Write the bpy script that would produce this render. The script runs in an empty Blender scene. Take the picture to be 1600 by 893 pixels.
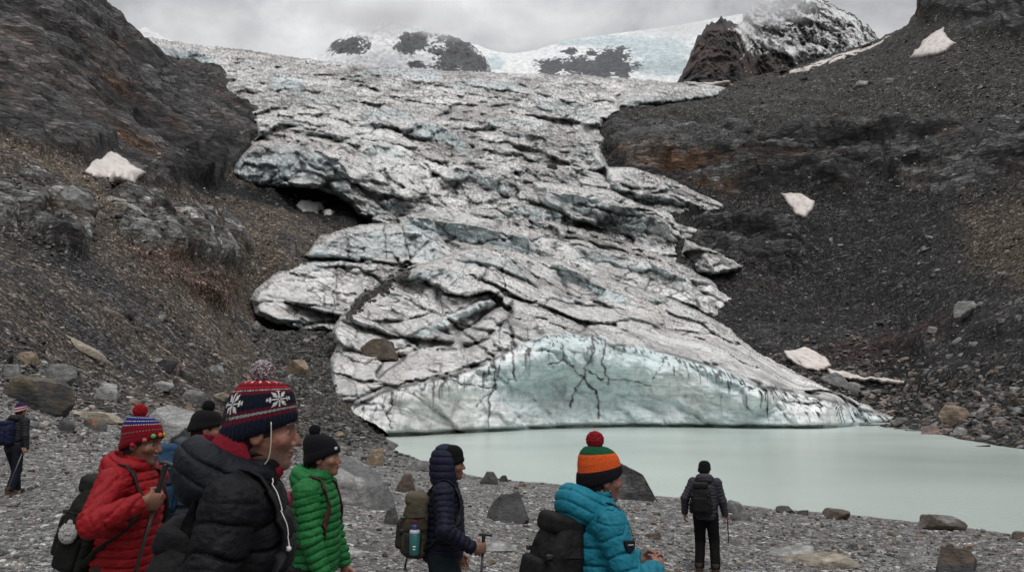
import bpy, math, random
import numpy as np
from mathutils import Matrix, Vector
random.seed(7); rng = np.random.default_rng(7)
SC = bpy.context.scene
COL = SC.collection
f32 = np.float32

# ------------------------------------------------------------------ camera
F = 1244.0; CX, CY = 800.0, 446.5; HOR = 620.0; H = 4.3
TH = math.atan((HOR - CY) / F); ct, st = math.cos(TH), math.sin(TH)

def unproj(px, py, D):
    """world point on the sight line of a photo pixel at forward distance D"""
    a = (np.asarray(px, float) - CX) / F; b = (CY - np.asarray(py, float)) / F
    ry = ct - b * st; rz = st + b * ct
    D = np.asarray(D, float)
    return np.stack([a / ry * D, D + 0 * a, H + rz / ry * D], -1)

def proj(P):
    x, y, z = P[..., 0], P[..., 1], P[..., 2] - H
    zc = np.maximum(y * ct + z * st, 1e-3); uc = -y * st + z * ct
    return CX + F * x / zc, CY - F * uc / zc

def dwater(py):
    return F * 0 + H / np.tan(np.arctan((np.asarray(py, float) - CY) / F) - TH)

# ------------------------------------------------------------------ noise
_g = np.random.default_rng(3)
GR = _g.normal(size=(1024, 3)); GR /= np.linalg.norm(GR, axis=1)[:, None]; GR = GR.astype(f32)
RT = _g.random((65536, 4)).astype(f32)

def ihash(ix, iy, iz, seed):
    h = (ix.astype(np.int64) * 73856093) ^ (iy.astype(np.int64) * 19349663) ^ (iz.astype(np.int64) * 83492791) ^ (seed * 2654435761 % 2147483647)
    h = (h ^ (h >> 13)) * 1274126177
    return (h ^ (h >> 16)) & 0x7fffffff

def perlin(p, seed=0):
    p = np.asarray(p, f32); i = np.floor(p).astype(np.int32); f = p - i
    u = f * f * f * (f * (f * 6 - 15) + 10)
    out = 0
    for dx in (0, 1):
        wx = u[:, 0] if dx else 1 - u[:, 0]
        for dy in (0, 1):
            wy = u[:, 1] if dy else 1 - u[:, 1]
            for dz in (0, 1):
                wz = u[:, 2] if dz else 1 - u[:, 2]
                g = GR[ihash(i[:, 0] + dx, i[:, 1] + dy, i[:, 2] + dz, seed) & 1023]
                d = g[:, 0] * (f[:, 0] - dx) + g[:, 1] * (f[:, 1] - dy) + g[:, 2] * (f[:, 2] - dz)
                out = out + wx * wy * wz * d
    return out * 1.6

def fbm(p, octs=4, seed=0, gain=.5, lac=2.03):
    a = 1.; s = 0; t = 0; p = np.asarray(p, f32)
    for o in range(octs):
        s = s + a * perlin(p, seed + o * 17); t += a; a *= gain; p = p * lac + 3.7
    return s / t

def ridged(p, octs=4, seed=0, gain=.55, lac=2.07):
    a = 1.; s = 0; t = 0; p = np.asarray(p, f32)
    for o in range(octs):
        s = s + a * (1 - 2 * np.abs(perlin(p, seed + o * 13))); t += a; a *= gain; p = p * lac + 1.3
    return s / t

def voro(p, seed=0):
    """F1, F2 - F1 edge measure, cell random (4), vector to cell centre"""
    p = np.asarray(p, f32); i = np.floor(p).astype(np.int32); n = len(p)
    d1 = np.full(n, 9., f32); d2 = np.full(n, 9., f32); cid = np.zeros(n, np.int64); vec = np.zeros((n, 3), f32)
    for dx in (-1, 0, 1):
        for dy in (-1, 0, 1):
            for dz in (-1, 0, 1):
                h = ihash(i[:, 0] + dx, i[:, 1] + dy, i[:, 2] + dz, seed) & 65535
                r = RT[h]
                v = np.stack([i[:, 0] + dx + r[:, 0], i[:, 1] + dy + r[:, 1], i[:, 2] + dz + r[:, 2]], -1) - p
                d = np.sqrt((v * v).sum(1))
                m = d < d1
                d2 = np.where(m, d1, np.minimum(d2, d)); d1 = np.where(m, d, d1)
                cid = np.where(m, h, cid); vec[m] = v[m]
    return d1, d2 - d1, RT[(cid * 7919 + 13) & 65535], vec

def sstep(a, b, x):
    t = np.clip((x - a) / (b - a), 0, 1); return t * t * (3 - 2 * t)

def polysd(px, py, poly):
    """signed distance to a polygon, positive inside"""
    px = np.asarray(px, f32); py = np.asarray(py, f32)
    d = np.full(px.shape, 1e9, f32); ins = np.zeros(px.shape, bool); n = len(poly)
    for k in range(n):
        ax, ay = poly[k]; bx, by = poly[(k + 1) % n]
        ex, ey = bx - ax, by - ay; L = ex * ex + ey * ey + 1e-9
        t = np.clip(((px - ax) * ex + (py - ay) * ey) / L, 0, 1)
        d = np.minimum(d, (px - ax - t * ex) ** 2 + (py - ay - t * ey) ** 2)
        if ay != by:
            c = ((ay > py) != (by > py)) & (px < (bx - ax) * (py - ay) / (by - ay) + ax); ins ^= c
    d = np.sqrt(d); return np.where(ins, d, -d)

def polyline_d(px, py, pts):
    d = np.full(px.shape, 1e9, f32)
    for (ax, ay), (bx, by) in zip(pts[:-1], pts[1:]):
        ex, ey = bx - ax, by - ay; L = ex * ex + ey * ey + 1e-9
        t = np.clip(((px - ax) * ex + (py - ay) * ey) / L, 0, 1)
        d = np.minimum(d, (px - ax - t * ex) ** 2 + (py - ay - t * ey) ** 2)
    return np.sqrt(d)

class TPS:
    def __init__(s, X, v, reg=1e-4):
        X = np.asarray(X, float); v = np.asarray(v, float); n = len(X); s.X = X
        K = s.k(X, X) + reg * np.eye(n); Pm = np.c_[np.ones(n), X]
        A = np.block([[K, Pm], [Pm.T, np.zeros((3, 3))]])
        s.w = np.linalg.solve(A, np.r_[v, 0, 0, 0])
    @staticmethod
    def k(A, B):
        d2 = ((A[:, None, :] - B[None]) ** 2).sum(-1) + 1e-12
        return 0.5 * d2 * np.log(d2)
    def __call__(s, Q):
        Q = np.asarray(Q, float); out = np.empty(len(Q)); n = len(s.X)
        for a in range(0, len(Q), 40000):
            q = Q[a:a + 40000]
            out[a:a + 40000] = s.k(q, s.X) @ s.w[:n] + s.w[n] + q @ s.w[n + 1:]
        return out

# ------------------------------------------------------------------ mesh helpers
def link(name, me, parent=None, mat=None):
    o = bpy.data.objects.new(name, me); COL.objects.link(o)
    if parent is not None: o.parent = parent
    if mat is not None: me.materials.append(mat)
    return o

def tag(o, label=None, cat=None, group=None, kind=None):
    if label: o['label'] = label
    if cat: o['category'] = cat
    if group: o['group'] = group
    if kind: o['kind'] = kind
    return o

def empty(name, loc, rz, label, cat, group=None):
    o = bpy.data.objects.new(name, None); COL.objects.link(o)
    o.location = loc; o.rotation_euler = (0, 0, rz); o.empty_display_size = .1
    return tag(o, label, cat, group)

def npmesh(name, V, faces, smooth=True, cols=None, k=None):
    """faces: (n,3) or (n,4) int array; cols: dict attr -> (nv,3) array"""
    V = np.ascontiguousarray(V, f32); faces = np.ascontiguousarray(faces, np.int32)
    me = bpy.data.meshes.new(name); nf, k = faces.shape
    me.vertices.add(len(V)); me.vertices.foreach_set('co', V.ravel())
    me.loops.add(nf * k); me.loops.foreach_set('vertex_index', faces.ravel())
    me.polygons.add(nf)
    me.polygons.foreach_set('loop_start', np.arange(0, nf * k, k, dtype=np.int32))
    me.polygons.foreach_set('loop_total', np.full(nf, k, np.int32))
    me.polygons.foreach_set('use_smooth', np.full(nf, bool(smooth)))
    me.update(calc_edges=True); me.validate()
    for a, c in (cols or {}).items():
        at = me.attributes.new(a, 'FLOAT_COLOR', 'POINT')
        c4 = np.ones((len(V), 4), f32); c4[:, :c.shape[1]] = c
        at.data.foreach_set('color', c4.ravel())
    return me

def grid_faces(ny, nx, mask=None, flip=False):
    idx = np.arange(ny * nx).reshape(ny, nx)
    q = np.stack([idx[:-1, :-1], idx[:-1, 1:], idx[1:, 1:], idx[1:, :-1]], -1).reshape(-1, 4)
    if flip: q = q[:, ::-1]
    if mask is not None:
        m = mask.ravel(); q = q[m[q].all(1)]
    return q

def compact(V, q, cols):
    used = np.unique(q); re = np.full(len(V), -1, np.int64); re[used] = np.arange(len(used))
    return V[used], re[q], {a: c[used] for a, c in cols.items()}

def gnormals(G):
    du = np.gradient(G, axis=1); dv = np.gradient(G, axis=0)
    n = np.cross(du, dv); n /= np.linalg.norm(n, axis=-1, keepdims=True) + 1e-9
    return n

# ------------------------------------------------------------------ node helpers
class NT:
    def __init__(s, name):
        s.m = bpy.data.materials.new(name); s.m.use_nodes = True; s.t = s.m.node_tree; s.t.nodes.clear()
        s.out = s.n('ShaderNodeOutputMaterial'); s.b = s.n('ShaderNodeBsdfPrincipled')
        s.l(s.b.outputs[0], s.out.inputs[0])
    def n(s, t, **kw):
        o = s.t.nodes.new(t)
        for k, v in kw.items(): setattr(o, k, v)
        return o
    def l(s, a, b): s.t.links.new(a, b)
    def val(s, sock, v):
        if hasattr(v, 'is_linked'): s.l(v, sock)
        else: sock.default_value = v
    def attr(s, name):
        return s.n('ShaderNodeAttribute', attribute_name=name).outputs['Color']
    def pos(s, scale=(1, 1, 1), rot=(0, 0, 0), obj=True):
        tc = s.n('ShaderNodeTexCoord'); mp = s.n('ShaderNodeMapping')
        s.l(tc.outputs['Object' if obj else 'Generated'], mp.inputs[0])
        mp.inputs['Rotation'].default_value = rot; mp.inputs['Scale'].default_value = scale
        return mp.outputs[0]
    def noise(s, vec, scale, detail=5, rough=.6, dist=0., col=False):
        o = s.n('ShaderNodeTexNoise'); o.inputs['Scale'].default_value = scale
        o.inputs['Detail'].default_value = detail; o.inputs['Roughness'].default_value = rough
        o.inputs['Distortion'].default_value = dist; s.l(vec, o.inputs['Vector'])
        return o.outputs['Color' if col else 'Fac']
    def voro(s, vec, scale, feature='F1', out='Distance', rnd=1.):
        o = s.n('ShaderNodeTexVoronoi', feature=feature); o.inputs['Scale'].default_value = scale
        o.inputs['Randomness'].default_value = rnd; s.l(vec, o.inputs['Vector'])
        return o.outputs[out]
    def ramp(s, fac, stops, interp='LINEAR'):
        o = s.n('ShaderNodeValToRGB'); r = o.color_ramp; r.interpolation = interp
        while len(r.elements) < len(stops): r.elements.new(.5)
        for e, (p, c) in zip(r.elements, stops):
            e.position = p; c = (c, c, c) if not hasattr(c, '__len__') else c; e.color = (*c[:3], 1)
        s.l(fac, o.inputs[0]); return o.outputs[0]
    def mix(s, a, b, f, mode='MIX'):
        o = s.n('ShaderNodeMix', data_type='RGBA', blend_type=mode)
        s.val(o.inputs[0], f)
        for i, v in ((6, a), (7, b)):
            if hasattr(v, 'is_linked'): s.l(v, o.inputs[i])
            else: o.inputs[i].default_value = (*v[:3], 1) if hasattr(v, '__len__') else (v, v, v, 1)
        return o.outputs[2]
    def math(s, op, a, b=0., c=0.):
        o = s.n('ShaderNodeMath', operation=op)
        for i, v in enumerate((a, b, c)): s.val(o.inputs[i], v)
        return o.outputs[0]
    def sep(s, c):
        o = s.n('ShaderNodeSeparateColor'); s.l(c, o.inputs[0]); return o.outputs
    def bump(s, h, strength, dist, prev=None):
        o = s.n('ShaderNodeBump'); s.l(h, o.inputs['Height']); s.val(o.inputs['Strength'], strength)
        o.inputs['Distance'].default_value = dist
        if prev is not None: s.l(prev, o.inputs['Normal'])
        return o.outputs[0]
    def set(s, **kw):
        for k, v in kw.items():
            k = {'col': 'Base Color', 'rough': 'Roughness', 'nrm': 'Normal', 'spec': 'Specular IOR Level', 'metal': 'Metallic',
                 'sheen': 'Sheen Weight', 'coat': 'Coat Weight', 'sss': 'Subsurface Weight', 'trans': 'Transmission Weight', 'ior': 'IOR'}.get(k, k)
            sk = s.b.inputs[k]
            if hasattr(v, 'is_linked'): s.l(v, sk)
            else: sk.default_value = (*v[:3], 1) if hasattr(v, '__len__') else v
        return s.m
# ================================================================== TERRAIN
# a polar height field round the place where the walkers stand
tp = []      # (x, y, z)
def cD(D):
    D = np.asarray(D, float); return np.where(D > 230, 230 + (D - 230) * .5, D)
def T(px, py, D): tp.append(tuple(unproj(px, py, cD(D))))
def W(x, y, z): tp.append((x, y, z))
for c in [  # beach
    (0, 768, 15.8), (200, 768, 14.5), (100, 880, 8.0), (700, 893, 9.6), (1090, 892, 12.8), (1500, 893, 12.6), (1600, 880, 13.2), (400, 800, 12.),
    (500, 760, 20.), (700, 780, 22.), (900, 800, 20.), (1250, 840, 17.5), (1450, 860, 16.5), (-200, 760, 15.), (1800, 880, 14.), (260, 690, 30.), (480, 715, 38.), (600, 735, 36.),
    # left slope
    (0, 600, 30), (110, 640, 33), (250, 650, 40), (400, 672, 56), (480, 690, 62), (0, 540, 36), (120, 570, 46), (250, 600, 55), (380, 610, 72),
    (470, 640, 80), (505, 600, 96), (470, 560, 112), (460, 525, 128), (372, 530, 104), (400, 500, 142), (388, 470, 150), (432, 520, 138), (300, 500, 82), (150, 500, 60), (0, 450, 48), (-200, 400, 50),
    (0, 330, 75), (150, 350, 90), (280, 390, 108), (350, 440, 124), (398, 440, 166), (440, 395, 175), (330, 400, 120), (400, 350, 190), (500, 335, 232), (560, 345, 232),
    (0, 240, 90), (100, 235, 120), (170, 280, 118), (230, 268, 150), (300, 300, 150), (345, 290, 215), (350, 220, 270),
    (-200, 200, 95), (-200, 0, 190), (-400, 300, 60), (-400, 0, 140), (0, 100, 170), (0, 0, 230), (80, -40, 262), (130, 5, 280), (160, 100, 240), (190, 58, 325), (238, 95, 380), (260, 160, 280), (300, 130, 400), (345, 125, 440),
    (150, 90, 480), (60, 30, 450), (-150, -60, 420), (240, 110, 560), (100, 90, 700), (-200, 0, 700), (300, 120, 700),
    # under the ice
    (600, 560, 140), (600, 400, 240), (700, 300, 320), (700, 150, 560), (500, 130, 580), (900, 300, 330), (900, 500, 190), (1000, 140, 620), (700, 130, 700), (1000, 145, 720), (800, 610, 140), (1100, 600, 150),
    # right slope
    (1402, 652, 140), (1320, 640, 150), (1480, 655, 112), (1560, 670, 86), (1600, 660, 84), (1600, 600, 98), (1450, 600, 135), (1300, 590, 165), (1220, 540, 178), (1150, 490, 195), (1700, 660, 62), (1800, 640, 60),
    (1600, 450, 140), (1400, 450, 190), (1250, 450, 215), (1165, 440, 215), (1140, 375, 255), (1600, 300, 200), (1400, 290, 250), (1250, 290, 280), (1140, 310, 285), (1000, 240, 345),
    (1600, 200, 235), (1400, 195, 300), (1200, 200, 340), (960, 205, 395), (1600, 100, 320), (1400, 120, 390), (1200, 150, 440), (1000, 175, 440), (1090, 165, 450), (1600, 0, 420), (1460, 0, 470), (1440, 30, 500), (1405, 52, 540),
    (1300, 90, 580), (1180, 124, 610), (1140, 140, 560), (1800, 200, 200), (1800, 0, 330), (1800, 450, 110), (1700, -80, 420), (1560, -50, 470), (1405, 90, 720), (1180, 140, 720), (1600, 40, 720)]: T(*c)
# shore, both banks
SHORE_N = [(612, 690), (640, 712), (700, 735), (760, 747), (870, 757), (1000, 772), (1100, 784), (1200, 795), (1300, 803), (1400, 812), (1500, 824), (1600, 838), (1750, 858)]
SHORE_F = [(1400, 668), (1450, 676), (1500, 686), (1560, 696), (1620, 704), (1750, 720)]
for px, py in SHORE_N:
    D = float(dwater(py)); p = unproj(px, py, D); W(p[0], p[1], 0.0)
    W(p[0] * 1.12, p[1] * 1.12, -.7)
    W(p[0] * .93, p[1] * .93, .33)
for px, py in SHORE_F:
    D = float(dwater(py)); p = unproj(px, py, D); W(p[0], p[1], 0.0); W(p[0] * .92, p[1] * .92, -.8)
for px, py in [(750, 700), (900, 700), (1050, 700), (1200, 700), (1350, 710), (1500, 750), (1250, 750), (1650, 760)]:
    p = unproj(px, py, float(dwater(py))); W(p[0], p[1], -3.)
# where the walkers stand, and behind them
for x, y, z in [(0, 0, 2.6), (-2, 1, 2.65), (2, 1, 2.5), (-.76, 2.4, 2.69), (.47, 4.2, 2.30), (-2.25, 4.8, 2.40), (-2.6, 6.6, 2.42), (-1.25, 5.3, 2.37), (-.5, 6.5, 2.18), (-6, 5, 3.0), (4, 3, 2.1), (0, -6, 2.9), (12, -8, 2.6), (-12, -6, 3.4), (40, -10, 2.), (-30, 0, 14.), (-30, -30, 16.), (0, -30, 4.), (30, -40, 4.), (0, -90, 10.), (-90, -60, 45.), (90, -60, 12.), (20, 6, .9), (34, 12, -.8), (70, 20, 2.), (110, 20, 35.), (-70, 0, 45.), (-150, -20, 110.), (-140, 40, 100.), (200, 0, 100.), (0, -300, 60), (-300, -200, 150), (300, -200, 120), (400, 100, 220), (-400, 100, 250)]: W(x, y, z)
tp = np.array(tp)
def _key(x, y): return np.c_[np.arctan2(x, y) * 2.6, np.log(np.hypot(x, y) + 3.)]
R0 = 15.
_ter = TPS(_key(tp[:, 0], tp[:, 1] + 1e-6), (tp[:, 2] - H) / (np.hypot(tp[:, 0], tp[:, 1]) + R0), reg=2e-4)
def base_z(x, y):
    return H + _ter(_key(x, y)) * (np.hypot(x, y) + R0)

tin = np.radians(np.linspace(-37.5, 37.5, 640)); tout = np.radians(np.linspace(37.5, 322.5, 150))[1:]
THETA = np.r_[tin, tout]                        # last column joins the first
RR = np.r_[np.geomspace(.6, 7, 40)[:-1], np.geomspace(7, 45, 190)[:-1], np.geomspace(45, 330, 430)[:-1], np.geomspace(330, 560, 90)]
TT, RG = np.meshgrid(THETA, RR); NYt, NXt = TT.shape
gx = (np.sin(TT) * RG).ravel(); gy = (np.cos(TT) * RG).ravel()
gz0 = base_z(gx, gy)
P0 = np.stack([gx, gy, gz0], -1)
tpx, tpy = proj(P0); front = gy > 1.
tpx = np.where(front, tpx, -9999); tpy = np.where(front, tpy, 9999)
Pf = P0.astype(f32)
wob = fbm(Pf * .05, 4, 91); wob2 = fbm(Pf * .05 + 50, 4, 92)
scl = np.clip(P0[:, 1], 10, 400)
wob3 = fbm(Pf * .3, 3, 93); wob4 = fbm(Pf * .3 + 9, 3, 94); wpx = tpx + wob * 34 + 16 * wob3; wpy = tpy + wob2 * 26 + 14 * wob4

def zone(poly, w=14): w = w * .6; return sstep(-w, w, polysd(wpx, wpy, poly))
# ---- glacier outlines (photo pixels), used for the bed too
PA = [(185, 45), (230, 58), (300, 68), (420, 82), (520, 97), (640, 107), (760, 112), (900, 117), (1000, 124), (1100, 129), (1142, 136), (1132, 152), (1080, 161), (1010, 166), (962, 181), (945, 196), (949, 216), (941, 240), (955, 262), (990, 285), (1060, 330), (1080, 400), (1000, 470), (850, 520), (700, 480), (640, 430), (600, 380), (575, 345), (558, 343), (546, 322), (522, 306), (480, 297), (430, 299), (392, 300), (350, 291), (347, 270), (360, 254), (382, 234), (400, 214), (396, 196), (370, 181), (338, 164), (292, 146), (332, 136), (344, 118), (300, 104), (236, 93)]
PB = [(466, 404), (480, 380), (500, 367), (540, 356), (580, 349), (640, 349), (682, 364), (698, 380), (720, 410), (690, 440), (640, 436), (600, 422), (560, 411), (520, 408)]
PC = [(389, 470), (400, 450), (430, 425), (470, 408), (540, 404), (600, 412), (650, 430), (640, 470), (600, 500), (560, 520), (520, 524), (480, 519), (430, 506), (400, 491)]
PD = [(640, 330), (700, 322), (780, 326), (850, 340), (940, 366), (1000, 383), (1060, 408), (1110, 436), (1149, 467), (1130, 488), (1124, 504), (1100, 540), (900, 520), (700, 440)]
PD2 = [(830, 282), (880, 287), (960, 298), (1020, 325), (1060, 342), (1102, 357), (1099, 372), (1060, 384), (990, 372), (900, 346), (840, 318)]
PD3 = [(945, 258), (988, 262), (1040, 275), (1092, 300), (1134, 318), (1128, 331), (1094, 336), (1060, 340), (1000, 320), (950, 295)]
PD4 = [(1070, 372), (1108, 388), (1150, 404), (1162, 419), (1126, 433), (1090, 430), (1060, 405)]
PF = [(514, 600), (516, 560), (525, 540), (517, 520), (530, 494), (560, 468), (600, 440), (640, 420), (690, 400), (740, 387), (800, 388), (832, 401), (870, 401), (900, 418), (930, 429), (1000, 449), (1060, 470), (1130, 505), (1180, 545), (1240, 580), (1300, 609), (1398, 651), (1385, 658), (1345, 664), (1322, 684), (1200, 686), (1090, 686), (1000, 680), (880, 685), (740, 692), (640, 700), (612, 682), (588, 664), (555, 647), (530, 633), (514, 622)]
ice_in = np.full(tpx.shape, -1e3, f32)
for pl in (PA, PB, PC, PD, PD2, PD3, PD4, PF): ice_in = np.maximum(ice_in, polysd(tpx, tpy, pl))
# ---- zones
left = tpx < 640
z_cliffL = zone([(-900, -900), (130, -40), (240, 90), (350, 130), (420, 190), (360, 280), (345, 300), (240, 285), (130, 268), (60, 235), (0, 215), (-900, 200)], 12) * left
z_mudL = zone([(230, 270), (345, 240), (350, 290), (600, 290), (600, 365), (500, 350), (400, 330), (310, 315)], 8) * left
z_outc = np.maximum.reduce([zone([(-60, 290), (60, 290), (110, 330), (150, 345), (130, 400), (60, 380), (-60, 350)], 6), zone([(150, 320), (200, 310), (260, 350), (290, 385), (270, 410), (190, 375)], 6), zone([(255, 335), (320, 335), (380, 370), (410, 400), (400, 420), (340, 400), (280, 390)], 6)]) * left
z_dgrav = zone([(400, 500), (520, 510), (530, 640), (620, 690), (600, 720), (520, 700), (470, 640), (420, 600)], 16) * left
z_rust = zone([(200, 395), (300, 410), (370, 440), (365, 475), (300, 470), (220, 425)], 14) * left
z_bandR = zone([(950, 225), (1130, 232), (1300, 205), (1600, 195), (1900, 180), (1900, 290), (1600, 275), (1460, 310), (1380, 275), (1290, 300), (1200, 290), (1130, 310), (1000, 270)], 10) * ~left
z_cragR = zone([(1080, 330), (1200, 340), (1260, 380), (1240, 420), (1160, 425), (1090, 400)], 8) * ~left
z_lowR = zone([(1140, 470), (1260, 490), (1420, 520), (1600, 460), (1900, 430), (1900, 560), (1600, 560), (1500, 600), (1300, 600), (1200, 560)], 16) * ~left
z_topR = zone([(1405, 40), (1470, -40), (2000, -200), (2000, 110), (1600, 75), (1520, 65), (1470, 20)], 8) * ~left
z_slabR = zone([(960, 195), (1150, 190), (1200, 215), (1100, 240), (960, 228)], 10) * ~left
z_brownR = zone([(1500, 330), (1700, 280), (1900, 300), (1900, 520), (1640, 480), (1520, 420)], 40) * ~left
z_rockR = np.maximum.reduce([z_bandR, z_cragR, z_lowR * .35, z_topR, z_slabR * .7])
z_rockL = np.maximum(z_cliffL, z_outc)
bl = np.interp(tpx, [-900, 0, 100, 250, 480, 600, 640, 2500], [600, 605, 640, 652, 690, 690, 640, 640])
beach = sstep(-10, 12, tpy + wob * 14 - bl) * sstep(100, 70, gy) ; beach = np.where(front, beach, 1.)
beach = np.where((tpx > 1360) & (gy > 60), 0, beach)
beach = np.where(np.abs(gz0) + (gy < 14) < 1e9, beach, beach)
hill = 1 - beach
rough_side = np.where(front, 0, sstep(8, 40, np.abs(gx)))
# ---- relief
def aniso(P, ang, sx, sy, sz):
    c, s = math.cos(ang), math.sin(ang)
    x = P[:, 0] * c - P[:, 2] * s; z = P[:, 0] * s + P[:, 2] * c
    return np.stack([x * sx, P[:, 1] * sy, z * sz], -1).astype(f32)
far = np.clip(P0[:, 1], 8, 400)
dz = np.zeros(len(gx), f32)
dz += beach * (.10 * fbm(Pf * .35, 3, 5) + .035 * fbm(Pf * 2.2, 3, 6))
dz += hill * (.012 * far * fbm(Pf * .06, 5, 7) + .004 * far * ridged(Pf * .25, 4, 8))
dn = np.zeros(len(gx), f32)
vb = voro(aniso(Pf, math.radians(20), .16, .16, .42) + .35 * np.stack([wob, wob2, wob], -1), 39); vb2 = voro(aniso(Pf, math.radians(5), .13, .13, .40) + .35 * np.stack([wob, wob2, wob], -1), 40)
sl = aniso(Pf, math.radians(33), .012, .03, .16)
st1 = ridged(sl, 6, 21, gain=.62); st2 = ridged(aniso(Pf, math.radians(29), .05, .09, .5), 5, 23, gain=.6)
v1 = voro(aniso(Pf, math.radians(33), .05, .08, .22), 31)
dn += z_cliffL * (1.1 * (vb[2][:, 0] - .5) - .8 * sstep(.14, 0, vb[1]) + 3.9 * st1 + 2.2 * st2 + 1.6 * (v1[2][:, 0] - .5)) * np.clip(far / 170, .35, 1.3)
v2 = voro(aniso(Pf, math.radians(27), .16, .2, .45), 33)
dn += z_outc * (1.2 + 1.5 * (v2[2][:, 0] - .4) + 1.3 * st2 + .8 * ridged(Pf * .5, 4, 47) - 1.2 * sstep(.12, .0, v2[1]))
dn += z_rust * (1.6 * st2 + 1.4 * (v2[2][:, 1] - .5))
sr1 = ridged(aniso(Pf, math.radians(8), .012, .03, .11), 6, 41, gain=.62); sr2 = ridged(aniso(Pf, math.radians(-6), .04, .08, .35), 5, 43, gain=.6)
v3 = voro(aniso(Pf, math.radians(8), .035, .06, .12), 37)
dn += z_rockR * (3.2 * (vb2[2][:, 0] - .5) - 1.6 * sstep(.14, 0, vb2[1]) + 5.0 * sr1 + 3.0 * sr2 + 4.2 * (v3[2][:, 0] - .5)) * np.clip(far / 230, .35, 1.3)
dn += z_mudL * 1.0 * ridged(Pf * .2, 4, 44)
inlake = sstep(0.15, -.25, gz0)
lim = sstep(.0, .5, np.abs(gz0)) * .85 + .15
dz *= np.where(gy < 140, np.clip(lim, 0, 1), 1)
for pl_ in ([(131, 268), (150, 250), (175, 239), (190, 246), (228, 270), (180, 277)], [(1412, 94), (1440, 62), (1480, 34), (1500, 66), (1455, 90)], [(1219, 301), (1273, 314), (1245, 336)], [(1226, 548), (1258, 542), (1300, 575), (1410, 600), (1280, 590)]):
    dn *= 1 - sstep(-16, 2, polysd(tpx, tpy, pl_)); dz *= 1 - .8 * sstep(-16, 2, polysd(tpx, tpy, pl_))
g_ = dn.reshape(NYt, NXt).astype(f32).copy()
for _ in range(2): g_[1:-1, 1:-1] = .2 * (g_[1:-1, 1:-1] + g_[2:, 1:-1] + g_[:-2, 1:-1] + g_[1:-1, 2:] + g_[1:-1, :-2])
dn = g_.ravel()
nb = gnormals(P0.reshape(NYt, NXt, 3)); nb *= np.sign(nb[..., 2:] + 1e-9); nb = nb.reshape(-1, 3)
sh_d = nb * (dn * np.where(front, 1, 0))[:, None]
gz = gz0 + dz + sh_d[:, 2]
# sink the bed under the ice
gz -= np.where(front, sstep(6, 60, ice_in) * np.clip(.16 * far, 2, 60), 0)
P1 = np.stack([gx + sh_d[:, 0], gy + sh_d[:, 1], gz], -1)
gz = gz - sh_d[:, 2] + np.where(front, dn, 0) / np.maximum(nb[:, 2], .3)
# ---- colours of the rocks and gravels
def C(*c): return np.array(c, f32)
n1 = fbm(Pf * .8, 4, 51); n2 = fbm(Pf * .12, 4, 52); n3 = fbm(Pf * .03, 3, 53)
col = np.tile(C(.20, .195, .19), (len(gx), 1))
def lay(c, m, var=.35):
    global col
    m = np.clip(m, 0, 1)[:, None]; col = col * (1 - m) + m * np.asarray(c, f32) * (1 + var * n1[:, None] + var * n2[:, None])
lay((.088, .072, .060), hill * left, .5)
lay((.036, .034, .0335), hill * ~left, .5)
# slope-fall streaks on the left scree
stk = fbm(aniso(Pf, math.radians(36), .012, .10, .28), 4, 61)
lay((.118, .094, .068), hill * left * sstep(.08, .38, stk) * .85)
lay((.046, .045, .047), hill * left * sstep(.05, .35, -stk) * .85)
up_r = hill * ~left * sstep(250, 150, tpy)
lay((.056, .053, .050), up_r * .8)
lay((.078, .062, .048), z_brownR * hill * .85)
lay((.030, .029, .0305), hill * ~left * zone([(1280, 300), (1420, 285), (1500, 360), (1450, 500), (1250, 450)], 25) * .8)
lay((.028, .026, .026), z_cliffL, .5)
lay((.085, .05, .033), z_cliffL * sstep(.02, .35, fbm(aniso(Pf, math.radians(33), .02, .05, .10), 4, 63)) * .85)
lay((.085, .082, .082), z_cliffL * sstep(.30, .62, st1) * .75)
lay((.021, .0205, .021), z_mudL, .5)
lay((.21, .21, .205), z_outc * sstep(-.35, .2, n2 + .35 * n1), .4)
lay((.075, .055, .042), z_outc * sstep(.14, .02, v2[1]) * .7)
lay((.085, .056, .043), z_rust * .9, .5)
lay((.060, .058, .056), z_dgrav, .4)
lay((.019, .0187, .0195), z_rockR, .5)
lay((.095, .055, .032), np.maximum(z_bandR, z_topR) * sstep(.0, .35, fbm(aniso(Pf, math.radians(8), .02, .05, .06), 4, 66) + .15 * (z_bandR > 0) * sstep(240, 280, tpy)) * .85)
lay((.12, .12, .118), np.maximum(z_rockR, z_slabR) * sstep(.32, .62, sr1) * .65)
lay((.050, .030, .028), z_lowR * sstep(.1, .4, n3 + .4 * n2) * .7)
lay((.21, .206, .20), beach * sstep(-.3, .4, n2) * .5)
lay((.145, .135, .125), beach * sstep(.1, .5, n3 + n2 * .6) * .7)
wet = beach * sstep(.35, .02, gz) + (1 - beach) * sstep(.9, .05, gz) * (gy < 160)
lay((.052, .050, .049), wet * .8)
lay((.25, .27, .24), inlake * (gz < -.3) * .6)
gravel = np.clip(beach + hill * (1 - z_rockL) * (1 - z_rockR), 0, 1)
ATT = {'Col': np.clip(col, .006, .9), 'Mat': np.stack([gravel, beach, np.where(left, 1., 0.)], -1).astype(f32)}

q = grid_faces(NYt, NXt, None, flip=True)
idx = np.arange(NYt * NXt).reshape(NYt, NXt)
qw = np.stack([idx[:-1, -1], idx[1:, -1], idx[1:, 0], idx[:-1, 0]], -1)
# centre fan kept as a tiny ring filled by one vertex
q = np.concatenate([q, qw[:, ::1]])
fb = beach[q].mean(1) > .5
fb |= (inlake[q].mean(1) > .5) & (gy[q].mean(1) < 150) & (tpx[q].mean(1) > 600)
fl = left[q].mean(1) > .5

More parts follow.
